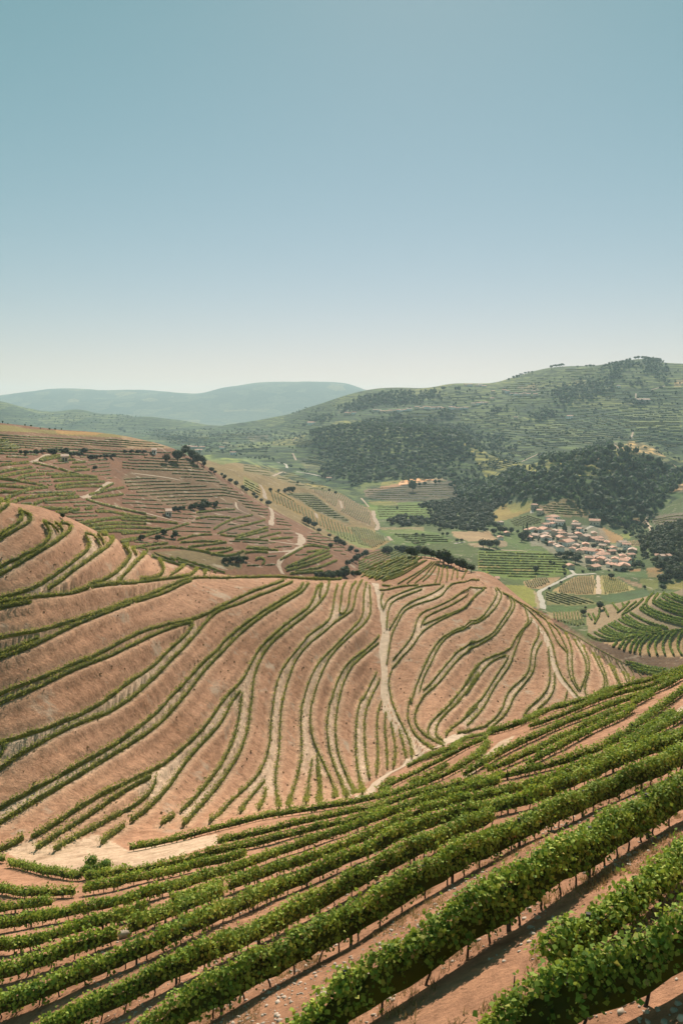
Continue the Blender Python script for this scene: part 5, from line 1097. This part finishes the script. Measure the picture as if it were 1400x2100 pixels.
tree('L 400,985 340,1040 470,1030 530,1010 190,1035', [14, 16, 15, 14, 12], 'round', 'tree_leaf', 'gully_tree', 'tree in the gully below the white hut', 'trees in the gully')
tree('L 1000,1250 1060,1240 1120,1240 1170,1230', [13, 14, 16, 15], 'bush', 'tree_leaf', 'gully_bush', 'bright bush beside the fan of dark rows', 'bushes in the gully')
tree('K 240,355 300,355 360,350 420,350 480,345 540,345 600,340 640,335', [10, 9, 11], 'bush', 'tree_leaf', 'terrace_bush', 'bush in the line on the upper left terrace', 'bushes of the upper terrace', width=1.3)
tree('K 700,370 750,365 785,335 790,375 850,395 900,395 950,395 1000,390 1060,385', [10, 11, 13, 10], 'bush', 'grey_leaf', 'terrace_bush', 'grey bush in the line above the striped flank', 'bushes above the striped flank', width=1.3)
tree('K 1200,345 1260,345 1320,345 1370,350', [8, 9], 'bush', 'grey_leaf', 'olive_bush', 'pale bush at the right end of the upper terrace', 'bushes above the striped flank', width=1.3)
tree('K 910,510', 12, 'round', 'tree_leaf', 'lone_bush', 'lone dark bush above the bend of the first hillside track', None, 'bush')
tree('K 600,965', 14, 'round', 'tree_leaf', 'lone_bush', 'lone dark bush just behind the rounded terraces', None, 'bush'); tree('K 1350,1175', 14, 'round', 'tree_leaf', 'lone_tree', 'lone slim tree in the hollow behind the rounded terraces', None)
tree('K 1155,140 1190,160', [11, 8], 'round', 'wood_leaf', 'ridge_tree', 'dark tree of the pair standing on the ridge line', 'trees on the ridge line'); tree('K 15,72 80,88 245,100 285,108 395,130 470,136 530,138 590,140', [5, 5, 6, 4], 'round', 'wood_leaf', 'skyline_tree', 'tiny tree along the ridge line at the left', 'trees on the ridge line')
tree('N 510,548 545,560 575,580 630,628 700,672 770,715 810,740 870,780 910,800', [13, 15, 12, 13, 11], 'round', 'grey_leaf', 'hedge_tree', 'tree down the lower end of the hedged ridge', 'trees of the hedged ridge', width=1.2); tree('N 712,757', 10, 'round', 'tree_leaf', 'lone_tree', 'lone round tree beside the terraces near the turning place', None)
tree('N 270,300 330,295 380,292 410,285 230,290', [9, 10, 11], 'bush', 'tree_leaf', 'slope_bush', 'dark bush in the clump above the dark green block', 'bushes beyond the ridge'); tree('N 700,300 740,320 650,290 560,240 450,235', [6, 7], 'round', 'wood_leaf', 'slope_bush', 'small bush on the brown slope over the valley', 'bushes beyond the ridge')
tree('V 470,585', 16, 'round', 'tree_leaf', 'field_tree', 'single round tree in the green field below the village', None); tree('V 40,375 90,375 145,375', [20, 22, 18], 'round', 'tree_leaf', 'field_tree', 'big tree of the clump left of the village path', 'trees at the field clump', width=1.2)
tree('V 130,275 180,260 215,265 270,268', [15, 17, 15, 14], 'round', 'tree_leaf', 'grove_tree', 'tree of the grove at the left of the village', 'trees left of the village', width=1.15); tree('V 355,320 385,305', [22, 20], 'round', 'tree_leaf', 'village_tree', 'large dark tree at the left end of the village roofs', 'trees in the village')
tree('V 400,232 370,250', [17, 12], 'cypress', 'wood_leaf', 'cypress_tree', 'dark cypress at the upper left of the village', 'cypresses in the village'); tree('V 640,235', 14, 'cypress', 'wood_leaf', 'cypress_tree', 'slim cypress between the upper village roofs', 'cypresses in the village'); tree('V 708,235', 19, 'conifer', 'wood_leaf', 'conifer_tree', 'broad dark conifer between the upper village roofs', None)
tree('V 950,398', 14, 'round', 'tree_leaf', 'village_tree', 'dark round tree in the middle of the village', None, width=1.2); tree('V 1160,448 1195,445', [12, 11], 'round', 'tree_leaf', 'village_tree', 'dark tree at the right side of the village', 'trees in the village', width=1.3); tree('V 1060,425', 10, 'round', 'tree_leaf', 'village_tree', 'small tree among the right hand roofs', None)
tree('V 640,470 670,465 700,462 735,462 765,470 800,480 720,495 790,505 830,490', [12, 14, 13, 15], 'round', 'tree_leaf', 'garden_tree', 'tree of the dark gardens below the village houses', 'trees of the village gardens', width=1.25)
tree('V 590,530 620,545 705,570 710,630', [9, 9, 12, 9], 'round', 'tree_leaf', 'lane_bush', 'bush between the green field and the lane', 'bushes along the lane'); tree('V 1090,642', 13, 'round', 'tree_leaf', 'lane_tree', 'dark tree at the top corner of the pale vineyard', None, width=1.2); tree('V 583,747 678,697', [8, 7], 'round', 'tree_leaf', 'lane_bush', 'round bush at the edge of the pale lane', 'bushes along the lane')
tree('V 1000,888', 17, 'round', 'tree_leaf', 'field_tree', 'larger dark tree where the dark field meets the terraces', None, width=1.2); tree('V 858,940', 14, 'round', 'tree_leaf', 'field_tree', 'dark tree at the corner of the small striped vineyard', None, width=1.15); tree('V 880,905', 6, 'round', 'tree_leaf', 'field_bush', 'small bush between the two dark field trees', None)
tree('V 1280,555 1320,552 1350,560', [10, 9, 10], 'round', 'tree_leaf', 'garden_tree', 'tree right of the lowest village roofs', 'trees right of the village', width=1.3); tree('W 1115,740', 9, 'round', 'tree_leaf', 'field_tree', 'small round tree in the orange field', None, width=1.2); tree('W 1165,862', 15, 'round', 'tree_leaf', 'field_tree', 'round dark tree in the field below the orange one', None, width=1.2); tree('W 955,862', 8, 'round', 'tree_leaf', 'field_bush', 'bush at the end of the field hedge', None)
tree('W 960,500 1000,505 1040,550 920,460 850,590 1120,500', [9, 10, 8], 'round', 'tree_leaf', 'garden_tree', 'tree in the orchard right of the village', 'trees right of the village', width=1.2)
tree('V 1110,560 1080,595 1150,590 1210,590 1240,585 940,590 900,560 850,600', [7, 6, 7], 'bush', 'tree_leaf', 'garden_bush', 'bush along the lower edge of the village', 'bushes below the village', width=1.3)
tree('V 520,330 600,325 660,345 680,385 880,395 1010,425 960,500', [7, 6, 8], 'round', 'tree_leaf', 'courtyard_tree', 'small courtyard tree among the dense middle roofs of the village', 'courtyard trees of the village', width=1.2)
tree('V 500,250 480,285 560,350 620,340 830,380 870,270 780,265 790,290', [8, 7, 8], 'round', 'tree_leaf', 'village_tree', 'small tree between the upper village houses', 'trees between the houses', width=1.2)
tree('T 287,435', 6, 'round', 'tree_leaf', 'field_tree', 'lone dot of a tree in the bright valley field', None, width=1.2); tree('T 625,610 650,640 685,640', [9, 8, 9], 'round', 'tree_leaf', 'thicket_tree', 'tree standing below the valley thicket', 'trees by the thicket'); tree('T 765,690 800,690', [9, 8], 'round', 'grey_leaf', 'path_bush', 'grey bush at the end of the white path', 'bushes by the path', width=1.2)
tree('T 410,250', 28, 'round', 'wood_leaf', 'tall_tree', 'tall dark tree standing out at the edge of the wood', None, width=.8); tree('T 510,240 590,225 625,225 465,245', [9, 10, 8], 'round', 'wood_leaf', 'bank_tree', 'dark tree along the pale bank under the wood', 'trees on the pale bank'); tree('T 225,520', 7, 'round', 'tree_leaf', 'thicket_tree', 'small tree at the left tip of the valley thicket', None); tree('T 440,640 490,645', [6, 6], 'round', 'tree_leaf', 'field_bush', 'low dark bush in the middle of the valley floor', 'bushes on the valley floor', width=1.4)
tree('Y 455,152 478,146 500,142 518,138 535,135', [9, 9, 8, 9, 10], 'umbrella', 'wood_leaf', 'umbrella_pine', 'umbrella pine of the clump on the mountain skyline', 'pines on the skyline', dmin=2300)
tree('Y 240,205 268,195 292,190 315,187', [8, 8, 7], 'umbrella', 'wood_leaf', 'umbrella_pine', 'umbrella pine of the lower clump on the skyline', 'pines on the skyline', dmin=2300); tree('Y 150,237 182,222 205,215 222,212', [6, 6, 7], 'round', 'wood_leaf', 'skyline_tree', 'small tree left of the lower skyline pines', 'trees on the skyline', dmin=2300)
tree('Y 640,145 705,140 732,138 757,138', [5, 5, 6], 'round', 'wood_leaf', 'skyline_tree', 'low tree on the skyline right of the pine clump', 'trees on the skyline', dmin=2300, width=1.6); tree('Y 1050,76 1085,76 1112,76 1138,78 1165,92 1190,98 1215,97', [7, 7, 8, 9], 'round', 'wood_leaf', 'summit_tree', 'dark tree on the summit', 'trees on the summit', dmin=2300, width=1.3)
tree('Y 720,577 790,660 325,692 830,600', [9, 9, 9, 6], 'round', 'wood_leaf', 'mountain_tree', 'lone dark tree on the terraced mountain side', 'lone trees on the mountain', dmin=1400); tree('X 1170,92 1190,92', [10, 11], 'round', 'wood_leaf', 'ridge_tree', 'tree beside the ridge houses', 'trees by the ridge houses', dmin=2000); tree('X 1090,240 1065,275 1110,280 1130,290', [7, 9, 9, 8], 'round', 'wood_leaf', 'hamlet_tree', 'dark tree below the far hamlet', 'trees by the far hamlet', dmin=1500, width=1.3)
# big leafy bush at the clay patch
_p = hit(*px('P 700,420')[0]); _b = empty('vine_bush', _p); _b.scale = (1.9, 1.9, 2.0); tag(_b, 'big leafy bush at the right corner of the clay patch', 'bush')
link('crown', crown_mesh('bush', 411, 900, .07, 'vine_leaf'), None, _b); link('trunk', TT['bush'], None, _b)
# stones on the bare soil between the nearest rows
def stones():
    v0, t3, q4 = ball(3, 5, 5, .3); parts = []
    m = patch_mask([(300, 1500), (1400, 1450), (1400, 2110), (150, 2110)], 0, 75); ii, jj = np.nonzero(m); w = 1.0 / D[jj] ** .5; pk = rng.choice(len(ii), 5200, p=w / w.sum())
    for i, j in zip(ii[pk], jj[pk]):
        s_ = .025 + .10 * rng.uniform(0, 1) ** 4; x, y = X[i, j] + rng.uniform(-.1, .1), Y[i, j] + rng.uniform(-.2, .2)
        if vnoise(np.array([x / 2.2]), np.array([y / 2.2]), 77)[0] < -.25: continue
        a = rng.uniform(0, 6.28); v = v0 * (s_, s_ * rng.uniform(.6, 1), s_ * rng.uniform(.3, .6)); c_, s2 = math.cos(a), math.sin(a)
        parts.append((np.column_stack([v[:, 0] * c_ - v[:, 1] * s2, v[:, 0] * s2 + v[:, 1] * c_, v[:, 2]]) + (x, y, terrain_z(x, y) + .01), [t3, q4], np.zeros(len(t3) + len(q4))))
    v, f, t = join(parts); o = link('stones', mesh_np('stones', v, f, t), M['stone']); tag(o, 'pale schist stones scattered over the near soil', kind='stuff')
    b = MB(); vv = ball(5, 8, 12, .2)[0]
_s = hit(*px('P 895,850')[0])
_v, _t, _q = ball(5, 8, 12, .16); _v = _v * (.40, .32, .28); _o = link('boulder', mesh_np('boulder', _v, [_t, _q]), M['stone']); _o.location = (_s[0], _s[1], _s[2] + .15); tag(_o, 'pale boulder lying in the gap of a vine row at the lower left', 'boulder')
stones()
# dry grass between the nearest rows
def tufts():
    m = patch_mask([(500, 1700), (1400, 1600), (1400, 2110), (400, 2110)], 0, 48); ii, jj = np.nonzero(m); pk = rng.choice(len(ii), 9000)
    x = X[ii[pk], jj[pk]] + rng.uniform(-.1, .1, 9000); y = Y[ii[pk], jj[pk]] + rng.uniform(-.2, .2, 9000)
    k = vnoise(x / 1.6, y / 1.6, 91) > .12; x, y = x[k], y[k]; n = len(x); nb = 5; x = np.repeat(x, nb) + rng.uniform(-.08, .08, n * nb); y = np.repeat(y, nb) + rng.uniform(-.08, .08, n * nb); n *= nb
    b = np.column_stack([x, y, terrain_z(x, y)]); a = rng.uniform(0, 6.28, n); h = rng.uniform(.06, .22, n); w = .012; lean = rng.normal(0, .07, (n, 2))
    s_ = np.column_stack([np.cos(a) * w, np.sin(a) * w, np.zeros(n)]); tip = b + np.column_stack([lean, h])
    v = np.stack([b - s_, b + s_, tip], 1).reshape(-1, 3)
    o = link('dry_grass', mesh_np('dry_grass', v, [np.arange(n * 3).reshape(n, 3)], rng.uniform(.2, 1, n)), M['straw']); tag(o, 'straw coloured grass tufts between the near rows', kind='stuff')
tufts()
# ---------------------------------------------------------------- houses
def house(x, y, z, w, d, h, rot, roof='roof', wall='wall_white', nwin=3, hip=False, detail=True):
    r = empty('village_house' if detail else 'hamlet_house', (x, y, z)); r.rotation_euler = (0, 0, rot)
    link('wall', MB().box(-w/2, w/2, -d/2, d/2, -3.0, h).mesh('wall', M[wall]), None, r)
    e = .5; rh = d * .19 + .3; m = MB(); i_ = w * .28 if hip else 0
    t = .16
    m.add([(-w/2-e, -d/2-e, h+.003), (w/2+e, -d/2-e, h+.003), (w/2+e, d/2+e, h+.003), (-w/2-e, d/2+e, h+.003), (-w/2-e, -d/2-e, h+t), (w/2+e, -d/2-e, h+t), (w/2+e, d/2+e, h+t), (-w/2-e, d/2+e, h+t), (-w/2-e+i_, 0, h+rh), (w/2+e-i_, 0, h+rh)],
          [[0,3,2,1],[0,1,5,4],[1,2,6,5],[2,3,7,6],[3,0,4,7],[4,5,9,8],[6,7,8,9],[5,6,9],[7,4,8]])
    ro = link('roof', m.mesh('roof', M[roof]), None, r)
    if not detail: return r
    if w > 7: link('chimney', MB().box(w*.22, w*.22+.6, .3, .9, h+.2, h+rh+.7).mesh('chimney', M['wall_white']), None, ro)
    for k in range(nwin):
        xx = -w/2 + w * (k + .7) / (nwin + .4); storeys = (1.6, 4.3) if h > 4.5 else (1.5,)
        for s_ in storeys:
            if k == nwin // 2 and s_ < 2: link('door', MB().box(xx-.55, xx+.55, -d/2-.06, -d/2+.05, 0, 2.1).mesh('door', M['door']), None, r); continue
            link('window', MB().box(xx-.5, xx+.5, -d/2-.05, -d/2+.05, s_-.6, s_+.7).mesh('window', M['window']), None, r)
    return r
U1, U2 = (1060, 1030, .1), (1120, 1090, .142857)
HS = [(U1, [(350,90,110),(470,205,110),(720,310,220),(700,375,150),(595,470,150),(570,565,200),(740,455,100),(880,430,160),(1190,415,130),(1210,500,150),(1280,560,90),(340,575,210),(200,590,80),(380,690,170),(570,660,150),(760,640,130),(590,765,200),(250,740,60),(900,610,100),(920,690,150),(1050,680,150),(1250,690,150),(900,765,190),(1120,770,170),(710,850,80),(800,900,120)]),
      (U2, [(50,180,80),(280,180,180),(420,215,100),(190,260,120),(370,262,90),(550,265,140),(640,292,160),(560,225,100),(470,290,80),(550,100,120),(700,112,170),(680,60,90),(760,170,100),(860,168,110),(810,212,90),(1080,190,110),(1150,230,100),(960,250,80),(1230,280,120),(770,295,80),(820,325,120),(930,300,90),(810,370,150),(680,380,90),(620,420,110),(690,445,90),(780,430,130),(870,440,110),(940,490,140),(980,410,80),(1090,390,110),(1180,425,120),(1130,460,120),(1110,505,160),(1040,535,130),(680,520,150),(340,510,80)])]
hl = []
for (u0, v0, s_), L in HS:
    for a, b, w in L: hl.append((u0 + a * s_, v0 + b * s_, w * s_))
for a, b, w in ((180,210,40),(180,335,40),(235,298,30),(955,208,76),(1255,480,40)): hl.append((980 + a * .25, 1020 + b * .25, w * .25))
hl.sort(key=lambda q: q[1]); tiers = [hl[i:i + 8] for i in range(0, len(hl), 8)]
RN = {'roof': 'terracotta', 'roof_old': 'weathered brown'}; WN = {'wall_white': 'whitewashed', 'wall_stone': 'grey stone', 'wall_cream': 'cream'}
for ti, T in enumerate(tiers):
    for k, (u, v, wp) in enumerate(sorted(T)):
        x, y, z = hit(u, v + 3, 560); px_m = y / F; w = min(max(wp * px_m * 1.12, 6), 20); d = min(max(w * random.uniform(.6, .9), 5.5), 11)
        roof = random.choice(['roof', 'roof', 'roof', 'roof_old']); wall = random.choice(['wall_white', 'wall_white', 'wall_cream', 'wall_stone'])
        h = random.choice([2.7, 3.0, 4.4, 4.9]) if w > 7 else 3.0
        o = house(x, y, z, w, d, h, random.choice([.3, -.4, .7, -.8, 1.1, 1.4, 1.6, 1.9]) + random.uniform(-.1, .1), roof, wall, 3 if w > 8 else 2, random.random() < .3)
        tag(o, f'{WN[wall]} house with {RN[roof]} roof, {ORD[k]} from left in {ORD[ti]} tier of the village', 'house', 'houses of the valley village')
# far hamlets and lone farm buildings
def far_houses(spec, wpx, phrase, group, dmin, walls=('wall_white', 'wall_cream'), hip=False):
    pts = px(spec); n = len(pts)
    for k, (u, v) in enumerate(pts):
        x, y, z = hit(u, v + 1, dmin); w = (wpx[k % len(wpx)] if isinstance(wpx, (list, tuple)) else wpx) * y / F
        o = house(x, y, z, w, max(6, w * .5), random.choice([4, 6, 6.5]) if n > 1 else max(3, min(6, w * .5)), random.uniform(-.4, .4), random.choice(['roof', 'roof_old']), random.choice(walls), 2, hip, n == 1)
        if n == 1: o.name = 'farm_house'
        tag(o, phrase if n == 1 else f'{ORD[k]} {phrase}', 'house', group)
far_houses('X 590,252 620,255 645,262 680,262 705,258 730,262 755,258 780,256 805,252 835,250 890,238 925,240 950,236 975,238 1000,236 1030,235 1055,233 1080,240 1130,236 1150,240 1180,240 1210,238 1240,236', [9, 8, 10, 7, 11], 'house from left in the long white hamlet on the far slope', 'houses of the long hamlet', 1700)
far_houses('X 1295,212 1330,208 1355,200 1385,200 1245,70 1270,74 1320,76 1345,74 1372,80', [8, 9, 10], 'small house counted along the far ridge above the long hamlet', 'houses on the far ridge', 1800)
far_houses('Y 115,325 140,332 165,345 200,350 235,356 262,350 290,348 325,330 35,332 30,385 340,355', [8, 9, 7], 'pale house of the scattered hamlet under the skyline pines', 'houses under the pines', 1700)
far_houses('Y 585,514', 13, 'low building with orange roof alone on the terraced mountain', None, 1500); far_houses('Y 200,520', 8, 'white hut in the dark hollow of the mountain', None, 1400); far_houses('Y 935,292', 7, 'tiny white house near the mountain top woods', None, 1500); far_houses('Y 1110,397', 26, 'long grey farm building beside trees on the upper mountain', None, 1500, ('wall_stone',))
far_houses('X 140,348', 19, 'white country house at the left edge of the dark wood', None, 1500); far_houses('X 440,275 410,275 385,277', [8, 6], 'white building above the left part of the wood', 'buildings above the wood', 1700); far_houses('X 260,748', 10, 'white building at the foot of the wood by the road', None, 1200)
far_houses('L 735,218', 15, 'white roofed barn behind the ridge trees', None, 900); far_houses('L 690,185 770,190 640,180', [14, 12], 'pale grey shed behind the ridge trees', 'sheds behind the ridge', 900, ('wall_stone',)); far_houses('L 960,192', 11, 'house with red roof left of the valley road', None, 1000); far_houses('L 1065,242', 12, 'white house with red roof beside the valley road', None, 1000); far_houses('T 70,215', 8, 'little white house beside the wooded knoll', None, 900)
far_houses('L 445,822', 11, 'small white hut on the brown hillside', None, 300); far_houses('K 622,440', 13, 'white shed on the small upper terraces', None, 300); far_houses('V 155,690', 7, 'tiny grey hut at the edge of the green field', None, 500, ('wall_stone',)); far_houses('W 1150,580 1225,570 1095,540', [9, 7, 6], 'small house in the orchard right of the village', 'orchard houses', 600); far_houses('L 310,228', 8, 'pale hut among the bushes on the top terrace', None, 400)
# lattice pylon by the valley road
def pylon():
    x, y, z = hit(*px('L 1378,235')[0], 1000); r = empty('power_pylon', (x, y, z)); tag(r, 'slender grey power pylon standing left of the valley road', 'pylon'); h = 17 * y / F
    mb = MB()
    for sx in (-1, 1):
        for sy in (-1, 1): mb.tube([(sx * 1.6, sy * 1.6, 0), (sx * .4, sy * .4, h)], [.16, .1], 4)
    for k in range(6):
        q = k / 6; a = 1.6 - 1.2 * q; b = 1.6 - 1.2 * (q + 1 / 6)
        mb.tube([(-a, -a, h * q), (b, -b, h * (q + 1/6))], [.08, .08], 4); mb.tube([(a, -a, h * q), (-b, -b, h * (q + 1/6))], [.08, .08], 4)
    link('lattice', mb.mesh('lattice', M['post']), None, r)
    for zz in (.75, .88, 1.0): link('cross_arm', MB().box(-3, 3, -.15, .15, h * zz - .15, h * zz + .15).mesh('cross_arm', M['post']), None, r)
pylon()
# ---------------------------------------------------------------- the air of the valley
def haze():
    t = NT('haze_air'); pv = t.n('ShaderNodeVolumePrincipled')
    pv.inputs['Color'].default_value = (.66, .86, 1.0, 1); pv.inputs['Density'].default_value = HAZE; pv.inputs['Anisotropy'].default_value = .2
    o = t.n('ShaderNodeOutputMaterial'); t.l(pv.outputs[0], o.inputs['Volume'])
    zb, zt = float(Z.min()) - 2, max(float(Z.max()) + 25, 30)
    me = MB().box(-11000, 11000, -300, 12500, zb, zt).mesh('haze', t.m)
    h = link('haze', me); h['kind'] = 'stuff'; h['label'] = 'thin blue haze filling the valley'
HAZE = 0.8e-4
haze()
